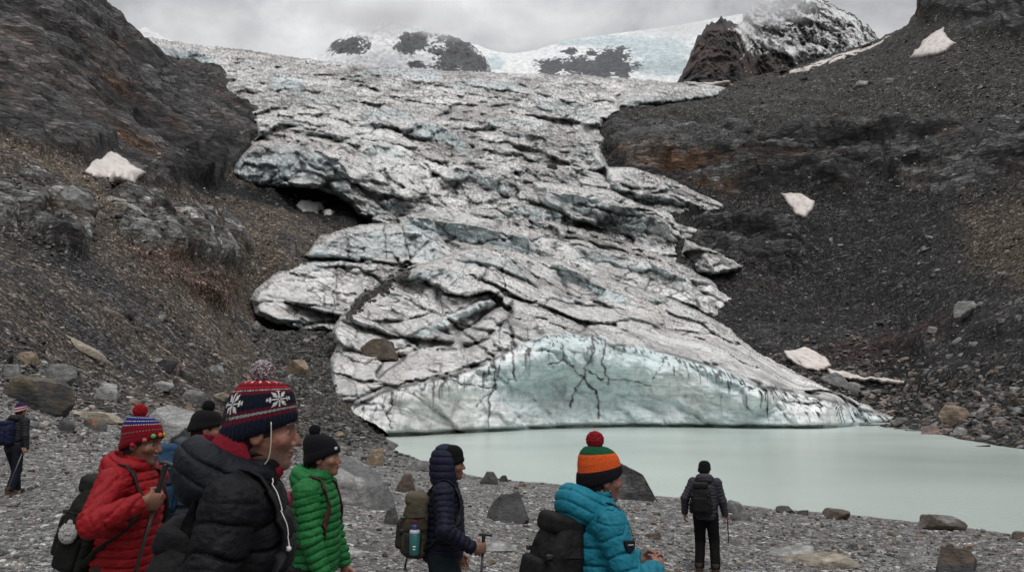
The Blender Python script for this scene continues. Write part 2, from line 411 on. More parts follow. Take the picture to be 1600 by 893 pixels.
def rock_mat(name, ang, peb=(14., 4.), cs=1.0):
    t = NT(name); c = t.attr('Col'); ms = t.sep(t.attr('Mat')); g = ms[0]
    p = t.pos()
    pv = t.pos(rot=(0, ang, 0), scale=(.25, .35, 1.6))
    big = t.noise(pv, 1.5, 9, .72, .4); fine = t.noise(p, 3.2, 8, .72)
    vc = t.sep(t.voro(p, peb[0], out='Color'))[0]; vd = t.voro(p, peb[0])
    vc2 = t.sep(t.voro(p, peb[1], out='Color'))[0]; vd2 = t.voro(p, peb[1])
    peb_c = t.math('MULTIPLY', t.ramp(vc, [(0, .30), (.5, .8), (.8, 1.3), (.92, 2.6), (1, 4.2)]), t.ramp(vc2, [(0, .5), (.6, 1.0), (.90, 1.4), (1, 2.8)]))
    strat_c = t.math('MULTIPLY', t.ramp(big, [(.32, .22), (.47, .72), (.58, 1.5), (.70, 4.0)]), t.ramp(fine, [(.3, .55), (.55, 1.05), (.72, 1.9)]))
    pb = t.pos(rot=(0, ang, 0), scale=(.5, .5, 1.3)); wv = t.mix(pb, t.noise(pb, .5, 4, .6, col=True), .35, 'ADD')
    bc = t.sep(t.voro(wv, .42, out='Color'))[0]; be = t.voro(wv, .42, 'DISTANCE_TO_EDGE'); be2 = t.voro(wv, 1.3, 'DISTANCE_TO_EDGE')
    strat_c = t.math('MULTIPLY', strat_c, t.math('MULTIPLY', t.ramp(bc, [(0, .55), (.7, 1.1), (1, 1.9)]), t.math('MULTIPLY', t.ramp(be, [(0, .25), (.07, 1.)]), t.ramp(be2, [(0, .5), (.06, 1.)]))))
    k = t.mix(strat_c, t.mix((.9, .9, .9), peb_c, cs), g)
    k2 = t.mix(t.mix(1.0, t.ramp(fine, [(.3, .7), (.7, 1.35)]), 1.), t.ramp(fine, [(.3, .55), (.5, 1.), (.7, 1.7)]), .5)
    cc = t.mix(t.mix(c, k, 1., 'MULTIPLY'), k2, 1., 'MULTIPLY')
    hue = t.noise(p, 5., 3, .5, col=True)
    cc = t.mix(cc, t.mix(cc, hue, 1., 'OVERLAY'), .18)
    hg = t.math('ADD', t.math('MULTIPLY', vd, -1. / 1), t.math('MULTIPLY', vd2, -1.2))
    hgt = t.mix(t.math('ADD', big, t.math('MULTIPLY', fine, .7)), t.math('ADD', hg, fine), g)
    dist = .5 * 2 / peb[1]
    nr = t.bump(hgt, .8, dist * .45)
    return t.set(col=cc, rough=t.ramp(fine, [(.3, .55), (.7, .85)]), nrm=nr, spec=.1)
M_BEACH = rock_mat('beach gravel', 0., (16., 5.), .6)
M_LEFT = rock_mat('left slope rock', math.radians(33), (5.5, 1.7))
M_RIGHT = rock_mat('right slope rock', math.radians(-8), (3.2, 1.0))
for nm, m, mt, lab in (('ground', fb, M_BEACH, 'grey slate gravel shore sloping down to the lake'), ('mountainside', ~fb & fl, M_LEFT, 'dark rock and brown scree slope on the left of the glacier'), ('mountainside', ~fb & ~fl, M_RIGHT, 'black scree and rock slope on the right of the glacier')):
    V, qq, cc = compact(P1, q[m], ATT)
    tag(link(nm, npmesh(nm, V, qq, True, cc), None, mt), lab, None, None, 'structure')
# ---- look-ups on the finished ground
GZ = gz.reshape(NYt, NXt)
_lr = np.log(RR)
def hz(x, y):
    th = np.arctan2(x, y); r = np.hypot(x, y)
    ci = np.clip(np.interp(th, tin, np.arange(len(tin))), 0, len(tin) - 1.001); ri = np.clip(np.interp(np.log(np.maximum(r, .61)), _lr, np.arange(NYt)), 0, NYt - 1.001)
    c0 = ci.astype(int); r0 = ri.astype(int); fc = ci - c0; fr = ri - r0
    return (GZ[r0, c0] * (1 - fc) + GZ[r0, c0 + 1] * fc) * (1 - fr) + (GZ[r0 + 1, c0] * (1 - fc) + GZ[r0 + 1, c0 + 1] * fc) * fr
_rs = np.r_[np.geomspace(1.5, 50, 260), np.geomspace(50.5, 700, 420)]
def cast(px, py):
    """first ground point on the sight line of a photo pixel; nan when it meets none"""
    px = np.atleast_1d(px).astype(float); py = np.atleast_1d(py).astype(float); out = np.full((len(px), 3), np.nan)
    for a in range(0, len(px), 4000):
        u = unproj(px[a:a + 4000], py[a:a + 4000], 1.0)
        X = u[:, 0:1] * _rs; Z = H + (u[:, 2:3] - H) * _rs; Y = np.broadcast_to(_rs, X.shape)
        hit = Z < hz(X.ravel(), Y.ravel()).reshape(X.shape)
        k = hit.argmax(1); ok = hit.any(1) & (k > 0); i = np.arange(len(k)); kk = np.maximum(k, 1)
        dA = Z[i, kk - 1] - hz(X[i, kk - 1], Y[i, kk - 1]); dB = Z[i, kk] - hz(X[i, kk], Y[i, kk])
        t = np.clip(dA / (dA - dB + 1e-9), 0, 1)
        p = np.stack([X[i, kk - 1] + t * (X[i, kk] - X[i, kk - 1]), Y[i, kk - 1] + t * (Y[i, kk] - Y[i, kk - 1]), Z[i, kk - 1] + t * (Z[i, kk] - Z[i, kk - 1])], -1)
        p[~ok] = np.nan; out[a:a + 4000] = p
    return out
# ================================================================== GLACIER
def px_noise(px, py, wl, oct_, seed):
    return fbm(np.stack([px.ravel() / wl, py.ravel() / wl, 0 * px.ravel() + seed * 3.3], -1).astype(f32), oct_, seed).reshape(px.shape)

CREST = [(500, 600), (530, 628), (560, 632), (600, 611), (640, 601), (680, 592), (740, 576), (770, 562), (800, 545), (850, 523), (890, 520), (935, 525), (960, 538), (1000, 541), (1060, 556), (1130, 577), (1180, 602), (1230, 609), (1300, 626), (1392, 650)]
FACE = CREST + [(1420, 700), (500, 720)]
CRACKS = [([(925, 525), (929, 548), (914, 575), (913, 590), (926, 606), (933, 625), (936, 655)], 1.5), ([(947, 530), (941, 556), (940, 566), (948, 580), (950, 600)], 1.3), ([(914, 588), (900, 605), (890, 635)], 1.0), ([(912, 590), (880, 560), (855, 572)], .9), ([(913, 575), (940, 592), (985, 594), (1018, 603)], .9), ([(1040, 555), (1030, 575), (1020, 590)], .8),
    ([(768, 470), (790, 450), (786, 432), (782, 420)], 2.0), ([(700, 500), (728, 520), (752, 542), (770, 556)], 3.0), ([(770, 556), (773, 580), (771, 602)], 2.0), ([(772, 600), (765, 625), (762, 668)], 1.1), ([(775, 608), (755, 622), (744, 638)], 1.1), ([(800, 470), (795, 500), (804, 540)], 2.6), ([(800, 540), (803, 590)], 1.0),
    ([(640, 470), (668, 484), (690, 494), (715, 484), (745, 470), (770, 465)], 1.7), ([(570, 570), (600, 550), (640, 540)], 1.6), ([(620, 602), (690, 585), (735, 572), (770, 560)], 2.0), ([(680, 588), (720, 598), (775, 606)], 1.0), ([(615, 625), (605, 650), (612, 670)], .9), ([(860, 482), (900, 500), (935, 523)], 1.8), ([(820, 470), (860, 486), (890, 505)], 1.3),
    ([(528, 412), (524, 450), (520, 500)], 1.2), ([(440, 472), (480, 476), (530, 478)], 1.0), ([(430, 428), (460, 410), (520, 404), (600, 412)], 2.0), ([(540, 360), (545, 400)], 1.), ([(600, 352), (604, 405)], 1.), ([(630, 355), (640, 405)], .9),
    ([(880, 335), (890, 360), (886, 372)], 1.6), ([(905, 318), (950, 330), (1000, 340)], 1.6), ([(675, 205), (690, 240), (700, 260)], 1.3), ([(640, 235), (700, 262)], 1.1), ([(720, 376), (740, 380), (800, 372)], 1.2), ([(560, 150), (600, 152), (700, 150)], 1.), ([(1008, 262), (1004, 285)], 1.2)]
DIRTY = [([(548, 488), (570, 464), (600, 445), (628, 428)], 9), ([(596, 420), (640, 424)], 5)]
# benches of the icefall: upper edge of a steep front (photo pixels), its height, how far it stands out (m), blueness
STEPS = [([(630, 338), (700, 346), (760, 358), (835, 374)], 26, 9, .9), ([(622, 529), (660, 514), (700, 496), (740, 478), (778, 462)], 15, 4, .8), ([(845, 300), (900, 304), (950, 317), (1000, 330), (1055, 351)], 30, 9, .25),
    ([(345, 252), (400, 236), (450, 226), (500, 236), (548, 268)], 52, 10, .55), ([(415, 116), (455, 122), (485, 132)], 24, 10, .9), ([(225, 72), (300, 80), (348, 96)], 24, 12, .9), ([(965, 152), (1020, 144), (1080, 144), (1134, 139)], 18, 8, .3),
    ([(555, 110), (620, 107), (690, 114)], 13, 8, .9), ([(830, 150), (900, 160), (945, 178)], 22, 9, .5), ([(640, 186), (690, 198), (735, 226)], 24, 9, .95), ([(755, 190), (800, 181), (860, 196)], 16, 8, .5), ([(478, 388), (540, 366), (600, 358), (655, 364), (695, 380)], 42, 7, .55),
    ([(890, 384), (960, 399), (1020, 414), (1085, 442)], 22, 6, .4), ([(560, 176), (610, 170), (650, 178)], 16, 8, .7), ([(700, 260), (750, 268), (800, 290)], 22, 8, .8), ([(790, 320), (850, 326), (905, 345)], 18, 6, .6), ([(860, 405), (900, 425), (945, 452), (985, 462)], 20, 6, .9), ([(560, 232), (600, 225), (640, 240)], 20, 7, .5),
    ([(700, 128), (760, 125), (820, 132)], 14, 8, .7), ([(880, 225), (920, 232), (950, 248)], 18, 6, .4), ([(470, 150), (520, 146), (560, 152)], 15, 8, .5), ([(700, 404), (745, 394), (790, 402), (825, 420)], 22, 5, .5), ([(640, 428), (690, 420), (730, 432)], 16, 4, .4), ([(1010, 455), (1060, 472), (1100, 492)], 16, 4, .3)]
ICEV, ICEQ, ICEC = [], [], {'Col': [], 'Mat': []}
_off = [0]
def ice_sheet(poly, ctrl, roll=9., w=11., step=1.5, seed=0, big=1., fine=.5, blur=1, dirt=1., lump=9., hz_=.42, dip=.1, stretch=.7, face=None, jit=1., deep=None, cell=1.):
    poly = np.array(poly, float)
    x0, y0 = poly.min(0) - 6; x1, y1 = poly.max(0) + 6
    px, py = np.meshgrid(np.arange(x0, x1, step), np.arange(y0, y1, step)); px = px.astype(f32); py = py.astype(f32)
    sd = polysd(px + jit * 5 * px_noise(px, py, 26, 4, seed), py + jit * 5 * px_noise(px, py, 26, 4, seed + 5), poly)
    sh = px.shape
    ctrl = np.array(ctrl, float)
    t = TPS(ctrl[:, :2] / 300, np.log(cD(ctrl[:, 2])), 1e-4)
    D = np.exp(t(np.c_[px.ravel(), py.ravel()] / 300)).reshape(sh)
    fr = np.zeros(sh, f32)
    if face is not None:
        fr = sstep(-3, 4, polysd(px + 4 * px_noise(px, py, 30, 3, seed + 9), py + 3 * px_noise(px, py, 18, 3, seed + 11), face))
        kw = np.where(fr > .5, 0, 1)
    k = np.clip(1 - sd / w, 0, 1.3)
    rl = np.full(sh, roll)
    if deep is not None: rl = rl + deep[1] * sstep(20, 0, polyline_d(px, py, deep[0]))
    if face is not None: rl = rl * sstep(640, 600, py + 0 * px) * (1 - fr)
    D = D + rl * k ** 2
    if face is not None:                      # wave-cut notch along the waterline
        zw = unproj(px, py, D)[..., 2]; D = D + 2.6 * fr * sstep(.75, .25, zw + .25 * px_noise(px, py, 40, 3, 17))
    P = unproj(px, py, D)
    N = gnormals(P); N *= np.sign(-(N * (P - np.array([0, 0, H]))).sum(-1, keepdims=True))
    stepk = np.zeros(sh, f32); stepb = np.zeros(sh, f32)
    jx = 5 * px_noise(px, py, 22, 4, 55); jy = 6 * px_noise(px, py, 22, 4, 56)
    for pts, hh, gm, bl in STEPS:
        pts = np.array(pts, float); x_ = px + jx; t_ = np.interp(x_, pts[:, 0], pts[:, 1]) + hh - (py + jy)
        tp_ = sstep(pts[0, 0] - 4, pts[0, 0] + 14, x_) * sstep(pts[-1, 0] + 4, pts[-1, 0] - 14, x_); h_ = hh * (.35 + .65 * tp_)
        on = tp_ * np.where(t_ < h_, np.clip(t_ / h_, 0, 1), np.exp(-np.maximum(t_ - h_, 0) / 9)) * (t_ > 0)
        D = D - gm * on * (1 - fr); kk_ = tp_ * sstep(0, 3, t_) * sstep(h_ + 2, h_ - 2, t_) * (1 - fr)
        stepk = np.maximum(stepk, kk_); stepb = np.maximum(stepb, kk_ * bl)
    stepk = stepk.ravel(); stepb = stepb.ravel(); P = unproj(px, py, D)
    Pw = P.reshape(-1, 3).astype(f32); sc = cell; SQ = np.array([1, .28, 1], f32); Pf = Pw * SQ
    wp = np.stack([fbm(Pf * .09 / sc, 3, seed + k_) for k_ in (1, 2, 3)], -1)
    pw = Pf + wp * 3.2 * sc
    A = np.array([1 / 15, 1 / 15, 1 / 11], f32) / sc
    ca, sa = math.cos(dip), math.sin(dip)
    lng = lambda Q: np.stack([(Q[:, 0] * ca - Q[:, 2] * sa) * stretch, Q[:, 1], (Q[:, 0] * sa + Q[:, 2] * ca) / stretch ** .3], -1).astype(f32)
    d1, e1, r1, v1 = voro(lng(pw) * A, seed + 51); d2, e2, r2, v2 = voro(lng(pw) * A * 2.6, seed + 52); d3, e3, r3, v3 = voro((Pf + wp * 1.2) * A * 7, seed + 53)
    d0, e0, r0, v0 = voro(lng(pw) * A * .40, seed + 50); g0 = sstep(.075, .0, e0)
    frf = fr.ravel()
    soft = (1 - .68 * frf) * (1 - .45 * stepk)
    g1 = sstep(.14, .0, e1); g2 = sstep(.15, .0, e2); g3 = sstep(.14, .0, e3)
    rg = ridged(aniso(Pf, math.radians(24), .03, .06, .16) / sc, 5, seed + 60, .6)
    # seracs: every block is a facet that leans its own way, so steep fronts stand above flatter tops (metres along the sight line)
    def facets(r, v, A_, st, xt, off):
        vx, vy, vz = v[:, 0] / A_[0], v[:, 1] / A_[1] / SQ[1], v[:, 2] / A_[2]
        return -(r[:, 0] - .5) * st * vy - (r[:, 1] - .5) * xt * vx - (r[:, 2] - .5) * xt * vz + (r[:, 3] - .5) * off
    gsc = np.clip(D.ravel() / 250, .45, 1.3)
    dsp = big * soft * (facets(r0, v0, A * .40, .9, 1.3, 9. * sc) * .6 + 3.6 * g0 * (r0[:, 1] > .25) + facets(r1, v1, A, 1.25, 2.2, 5. * sc) * .75 + facets(r2, v2, A * 2.6, 1.2, 2.0, 2.2 * sc) * .8 + .5 * facets(r3, v3, A * 7, 1.0, 1.6, .8 * sc) + 4.5 * g1 * (r1[:, 1] > .3) + 2.2 * g2 * (r2[:, 1] > .35) + .6 * g3 - 2.4 * rg * gsc)
    dsp += big * soft * lump * fbm(Pf * .03 / sc, 3, seed + 62) + .5 * fbm(Pf * .6, 4, seed + 61) * soft
    dsp += frf * (1.2 * fbm(Pf * np.array([.10, .1, .16], f32), 4, seed + 71) + .5 * ridged(Pf * np.array([.3, .3, .5], f32), 3, seed + 72))
    pxf, pyf = px.ravel(), py.ravel()
    nx_, ny_ = 4.2 * px_noise(px, py, 12, 4, 81).ravel(), 4.2 * px_noise(px, py, 12, 4, 82).ravel()
    ck = np.zeros(len(Pf), f32)
    for pts, wd in CRACKS: ck = np.maximum(ck, sstep(wd * 1.0 + .9, wd * .25, polyline_d(pxf + 1.5 * nx_, pyf + 1.5 * ny_, pts) + 1.2 * fbm(Pf * .9, 2, 77)))
    dt = np.zeros(len(Pf), f32)
    for pts, wd in DIRTY: dt = np.maximum(dt, sstep(wd * 1.1, wd * .5, polyline_d(pxf + 3 * nx_, pyf + 3 * ny_, pts) + 9 * px_noise(px, py, 9, 3, 66).ravel()))
    dsp += 1.6 * ck * (1 - .6 * frf)
    g_ = dsp.reshape(sh).copy()
    for _ in range(blur):
        g_[1:-1, 1:-1] = .2 * (g_[1:-1, 1:-1] + g_[2:, 1:-1] + g_[:-2, 1:-1] + g_[1:-1, 2:] + g_[1:-1, :-2])
    dsp = g_.ravel()
    dsp *= np.clip(sd.ravel() / 9 + .35, .35, 1)
    Pn = unproj(px, py, np.maximum(D + dsp.reshape(sh), 40))
    N2 = gnormals(Pn); N2 *= np.sign(-(N2 * (Pn - np.array([0, 0, H]))).sum(-1, keepdims=True)); up = N2[..., 2].ravel()
    # --- what lies on the ice: grit, silt in the cracks, clean blue faces
    fq0 = 1244. / float(np.median(D)) / 40.
    b1 = fbm(Pf * .05, 4, seed + 90); b2 = fbm(Pf * .35, 4, seed + 91); b3 = fbm(Pf * 1.3, 3, seed + 92)
    mott = np.clip(.5 + .9 * b2 + .6 * b3, 0, 1)[:, None]
    c = (1 - mott) * C(.46, .46, .455) + mott * C(.86, .85, .835)
    c = c * (1 + .24 * (r0[:, 2:3] - .5) + .30 * (r1[:, 2:3] - .5) + .26 * (r2[:, 2:3] - .5))
    haz = sstep(-.05, .35, fbm(Pf * fq0 * .35, 4, seed + 140) + .25 * b2)[:, None] * (1 - frf)[:, None]
    c = c * (1 - hz_ * haz) + hz_ * haz * C(.27, .245, .225)
    dust = sstep(-.15, .45, b1 + .5 * b2 + .45 * (up - .6)) * (1 - frf)
    c = c * (1 - .45 * dust[:, None]) + .45 * dust[:, None] * C(.47, .415, .385)
    blue = sstep(.58, .22, up + .15 * b2) * sstep(-.30, .2, b1 + .3 * b2) * (1 - frf)
    c = c * (1 - .6 * blue[:, None]) + .6 * blue[:, None] * C(.40, .56, .60)
    bl_ = np.clip(stepb * (.75 + .8 * b2), 0, 1)[:, None]; c = c * (1 - .7 * bl_) + .7 * bl_ * C(.47, .60, .635)
    if face is not None:
        pf = Pf * np.array([.07, .07, .14], f32)
        b4 = fbm(pf, 5, seed + 95)
        teal = frf * sstep(.02, .42, b4 + .35 * sstep(700, 900, pxf) - .2 * sstep(1100, 1200, pxf) + .25 * sstep(640, 560, pyf))
        cf = (1 - mott) * C(.76, .79, .785) + mott * C(.90, .905, .90)
        c = c * (1 - frf[:, None]) + frf[:, None] * cf
        c = c * (1 - .62 * teal[:, None]) + .62 * teal[:, None] * C(.53, .675, .70)
        stn = (frf * sstep(.0, .4, fbm(Pf * np.array([.12, .1, .10], f32), 5, seed + 97) + .2 * sstep(800, 640, pxf)))[:, None]; c = c * (1 - .4 * stn) + .4 * stn * C(.40, .38, .36)
        lamin = sstep(.55, .8, ridged(Pf * np.array([.05, .05, .9], f32), 3, seed + 96)) * frf
        c = c * (1 - .35 * lamin[:, None]) + .35 * lamin[:, None] * C(.34, .40, .39)
    # silt
    fs = np.clip(D.ravel() / 190, .6, 1.9)[:, None]; w_ = np.clip(D.ravel() / 150, .8, 2.2); Pq = Pf / 1.35
    fil = np.abs(perlin(Pq * np.array([.10, .09, .16], f32) / sc + wp * .9, seed + 101)); fil2 = np.abs(perlin(aniso(Pf + wp * 2, math.radians(26), .05, .12, .33) / sc, seed + 102)); fil3 = np.abs(perlin(Pf * .55 / sc + wp * 1.4, seed + 104))
    zone_d = sstep(-.30, .25, fbm(Pf * .035, 3, seed + 103) + .2 * b2)
    Dm = float(np.median(D)); fq = 1244. / Dm / 40.; an = np.array([.8, .8, 1.05], f32)
    wq = np.stack([fbm(Pf * fq * .9, 3, seed + 120 + j) for j in range(3)], -1)
    _, eA, rA, _ = voro(lng(Pf) * fq * an + wq * .9, seed + 131); _, eB, rB, _ = voro(lng(Pf) * fq * an * 2.4 + wq * 1.1, seed + 132)
    pr1 = sstep(-.10, .22, fbm(Pf * fq * .45, 3, seed + 133)); pr2 = sstep(-.10, .25, fbm(Pf * fq * .8, 3, seed + 134))
    pl = np.abs(perlin(Pf * fq * np.array([.8, .8, 1.4], f32) + wq * 1.2, seed + 135)); p2 = np.abs(perlin(aniso(Pf, math.radians(24), .10 * fq, .3 * fq, 2.4 * fq) + wq * .35, seed + 136))
    hw = sstep(-.1, .25, fbm(Pf * fq * .25, 3, seed + 137) + (.1 if face is None else -.12))
    kk = np.maximum.reduce([sstep(.10, .03, eA) * pr1 * pr2, sstep(.15, .05, eB) * pr2 * .7 * pr1, sstep(.055, .015, pl) * pr2, sstep(.09, .015, p2) * sstep(-.2, .15, fbm(Pf * fq * .5, 3, seed + 141)) * .85]) * (.55 + .45 * hw)
    spk = sstep(.36, .55, fbm(Pf * fq * 9, 2, seed + 138)) * .4
    kk = np.maximum(kk, spk * (.3 + .7 * hw)) * (1 - .97 * frf) * (1 - .6 * stepk) * dirt
    k = np.maximum.reduce([kk, sstep(.045, .012, e0) * (r0[:, 1] > .25) * sstep(-.25, .15, b2) * .65 * (1 - .97 * frf), sstep(.06 * w_, .02, e1) * (r1[:, 1] > .45) * .8, sstep(.055 * w_, .015, e2) * (r2[:, 1] > .5) * .6, sstep(.05 * w_, .012 * w_, fil) * .9 * zone_d, sstep(.055 * w_, .012 * w_, fil2) * .9 * sstep(-.25, .2, b1 + .4 * b2), sstep(.07 * w_, .015 * w_, fil3) * .75 * sstep(-.05, .3, b2), sstep(.06 * w_, .015, e3) * .7 * zone_d]) * (1 - .96 * frf)
    grit = sstep(.18, .42, b3 + .55 * b2) * .55 * zone_d * (1 - frf)
    steep = sstep(.75, .35, up)
    drip = sstep(.16, .5, fbm(Pf * np.array([.9, .9, .035], f32), 4, seed + 105)) * np.maximum(steep, stepk) * sstep(-.1, .25, b1 + .25) * .75
    if face is not None:
        ab = polyline_d(pxf, pyf, CREST)
        drip = drip * (1 - frf) + frf * sstep(.14, .40, fbm(Pf * np.array([2.3, 2.3, .04], f32), 4, seed + 106) + .22 * sstep(40, 0, ab) - .05) * (sstep(75, 4, ab + 25 * b2) * .9 + .3 * sstep(1130, 1180, pxf))
        edge = sstep(5, .5, ab + 3 * b2) * sstep(-.3, .1, b1 + b2) * .9
        k = np.maximum(k, edge)
    k = np.maximum.reduce([k, grit, drip, ck * .92, dt * .97])
    rim = sstep(5, 0, sd.ravel() + 3 * b2) * .55 * (1 - frf)
    k = np.maximum(k, rim)[:, None]
    silt = C(.036, .034, .033) * (1 + .5 * b3[:, None])
    c = c * (1 - k) + k * silt
    V = Pn.reshape(-1, 3)
    q = grid_faces(*sh, mask=(sd > -.3))
    V, q, cc = compact(V, q, {'Col': np.clip(c * 1.07, .01, .93), 'Mat': np.stack([k[:, 0], frf, 0 * frf], -1)})
    ICEV.append(V); ICEQ.append(q + _off[0]); _off[0] += len(V)
    for a in cc: ICEC[a].append(cc[a])

CAVE = [(392, 300), (430, 299), (480, 297), (522, 306), (546, 322), (558, 343)]
ice_sheet(PA, [(200, 60, 600), (240, 85, 470), (300, 85, 600), (345, 125, 460), (300, 148, 420), (350, 160, 395), (400, 200, 300), (350, 270, 238), (390, 298, 222), (480, 297, 222), (545, 320, 222), (557, 343, 222), (450, 240, 240), (550, 250, 255), (500, 98, 600), (450, 130, 470), (520, 180, 360), (600, 320, 232), (580, 370, 218), (700, 112, 610), (700, 140, 520), (700, 200, 390), (700, 300, 270), (700, 400, 222), (640, 430, 215), (850, 118, 600), (850, 200, 400), (850, 280, 300), (850, 350, 250), (850, 480, 205), (1000, 128, 590), (1000, 162, 440), (1135, 138, 560), (1130, 150, 500), (950, 200, 400), (945, 240, 350), (955, 262, 325), (1060, 330, 275), (1060, 420, 230), (1000, 470, 215), (300, 110, 560), (400, 90, 600), (420, 110, 540)], roll=16, w=12, seed=200, deep=(CAVE, 28.), cell=.58, big=.60, dirt=1.0, hz_=.55, dip=.42, stretch=.78, lump=17.)
ice_sheet(PD3, [(950, 265, 305), (1040, 278, 292), (1130, 320, 268), (1094, 336, 262), (1000, 318, 270), (1060, 300, 280)], roll=10, seed=230, dip=math.radians(20), stretch=.5, cell=.6, big=.5, w=9)
ice_sheet(PD2, [(835, 285, 285), (960, 300, 275), (1100, 360, 250), (1095, 372, 246), (1060, 382, 244), (990, 370, 246), (900, 345, 255), (1000, 340, 258), (840, 316, 265)], roll=9, seed=240, dip=math.radians(20), stretch=.5, cell=.6, big=.5, w=9)
ice_sheet(PD4, [(1070, 372, 240), (1150, 404, 222), (1126, 433, 215), (1060, 405, 228)], roll=8, seed=250, cell=.8, big=.6)
ice_sheet(PD, [(640, 330, 240), (700, 322, 246), (850, 340, 245), (1000, 383, 232), (1149, 467, 200), (1128, 495, 196), (1100, 540, 185), (900, 520, 188), (700, 440, 205), (900, 420, 215), (1050, 450, 205)], roll=9, seed=260, dip=math.radians(24), stretch=.5, cell=.6, big=.5)
ice_sheet(PB, [(466, 404, 176), (500, 367, 194), (580, 349, 212), (682, 364, 212), (698, 380, 208), (700, 430, 190), (600, 422, 184), (560, 400, 188)], roll=9, seed=270, cell=.6, big=.5)
ice_sheet(PC, [(390, 470, 138), (430, 425, 158), (540, 404, 182), (640, 430, 176), (600, 500, 145), (520, 524, 136), (430, 506, 130), (500, 460, 155)], roll=9, seed=280, cell=.6, big=.35, w=13)
fc = [(560, 500, 132), (620, 430, 158), (740, 388, 175), (830, 402, 178), (900, 420, 182), (1000, 450, 176), (1130, 506, 166), (1240, 580, 148), (1180, 545, 156), (516, 560, 110), (516, 605, 98), (700, 470, 140), (760, 450, 138), (830, 480, 138), (880, 440, 178), (910, 480, 158), (620, 480, 146), (960, 490, 148), (1050, 520, 145), (650, 540, 120), (740, 520, 122), (600, 580, 104), (1390, 653, 128), (1340, 625, 130)]
for px, py in [(560, 634), (620, 607), (680, 592), (740, 576), (800, 545), (860, 522), (935, 525), (1000, 541), (1060, 556), (1130, 577), (1200, 604), (1300, 626)]:
    D = float(np.interp(px, [540, 612, 640, 740, 880, 1000, 1090, 1200, 1315, 1390], [88, 87, 87, 97, 110, 115, 113, 110, 112, 118]))
    fc += [(px, py, D + 2.5), (px, .5 * py + .5 * 672, D + .8), (px, 672, D), (px, 690, D)]
ice_sheet(PF, fc, roll=7, seed=300, cell=.62, big=.55, blur=1, face=FACE, w=10, dip=math.radians(26), stretch=.5)
t = NT('glacier ice'); c_ = t.attr('Col'); ms = t.sep(t.attr('Mat')); p_ = t.pos()
nz = t.noise(p_, .9, 7, .65); nz2 = t.noise(t.pos(scale=(.4, .4, 1.)), .35, 6, .65)
cc_ = t.mix(c_, t.ramp(nz, [(.30, .62), (.5, 1.), (.7, 1.2)]), 1., 'MULTIPLY')
t.set(col=cc_, rough=t.ramp(nz, [(.3, .42), (.7, .7)]), nrm=t.bump(t.math('ADD', nz2, t.math('MULTIPLY', nz, .5)), .7, .9), spec=.4)
ICE_M = t.m
ICE_ME = npmesh('glacier', np.concatenate(ICEV), np.concatenate(ICEQ), True, {a: np.concatenate(v) for a, v in ICEC.items()})
tag(link('glacier', ICE_ME, None, t.m), 'crevassed dirty white glacier tongue with a blue ice cliff at the lake', 'glacier', None, 'structure')
# ================================================================== FAR MOUNTAINS
def peak(name, label, ridge, base_y, D0, D1, seed, colour, amp, depth=None, rock=.5, nx=None, brk=None):
    """ridge: photo pixels of the skyline; the face runs down towards us from D0 to D1, and a back slope falls away behind"""
    ridge = np.array(ridge, float); x = np.arange(ridge[0, 0], ridge[-1, 0] + 1, 1.6)
    ry = np.interp(x, ridge[:, 0], ridge[:, 1])
    m = np.linspace(0, 1, 130); PX, M = np.meshgrid(x, m)
    jit = -ridged(np.stack([x / 16, 0 * x + .5, 0 * x + seed], -1).astype(f32), 5, seed, .62) * 7 + 2
    RY = (ry + jit * brk[0] if brk else ry)[None] + 0 * M
    PY = RY + (base_y - RY) * M
    DD = D0 + (D1 - D0) * M ** .9
    if depth is not None: DD = DD + depth(PX, PY)
    P = unproj(PX, PY, DD)
    back = P[0].copy(); back[:, 1] += 500; back[:, 2] -= 330; back[:, 0] *= 1.1
    P = np.concatenate([back[None], P]); sh = P.shape[:2]
    Pf = P.reshape(-1, 3).astype(f32)
    N = gnormals(P).reshape(-1, 3); N *= np.sign(-(N * Pf).sum(1, keepdims=True))
    fade = np.concatenate([np.zeros((1, len(x))), np.clip(M * 6 + .25, 0, 1)]).ravel()
    s = 1 / D0
    Pq = Pf * np.array([1, .3, 1], f32)
    r = ridged(Pq * np.array([26, 26, 15], f32) * s, 7, seed + 1, .58); r2 = ridged(Pq * np.array([70, 70, 40], f32) * s, 5, seed + 2, .6)
    dpt = (fade * amp * 1.0 * (r * .62 + .38 * r2))[:, None]; Pd = (Pf - np.array([0, 0, H], f32)) * (1 - dpt / D0) + np.array([0, 0, H], f32)
    G = Pd.reshape(*sh, 3); up = gnormals(G); up = (up * np.sign(-(up * G).sum(-1, keepdims=True)))[..., 2].ravel()
    pxx, pyy = proj(Pd)
    c = colour((Pd * np.array([1, .3, 1])).astype(f32), pxx, pyy, up, r, r2)
    me = npmesh(name, Pd, grid_faces(*sh), True, {'Col': np.clip(c, .01, .9)})
    return tag(link(name, me, None, M_PEAK), label, None, None, 'structure')
t = NT('far mountain'); pk = t.pos(); nn = t.noise(pk, .06, 9, .75)
M_PEAK = t.set(col=t.mix(t.attr('Col'), t.ramp(nn, [(.3, .62), (.7, 1.3)]), 1., 'MULTIPLY'), rough=.75, nrm=t.bump(nn, .7, 9.), spec=.2)
def blob(px, py, cx, cy, rx, ry): return 1 - np.sqrt(((px - cx) / rx) ** 2 + ((py - cy) / ry) ** 2)
def mixc(a, b, k): return a * (1 - k[:, None]) + b * k[:, None]
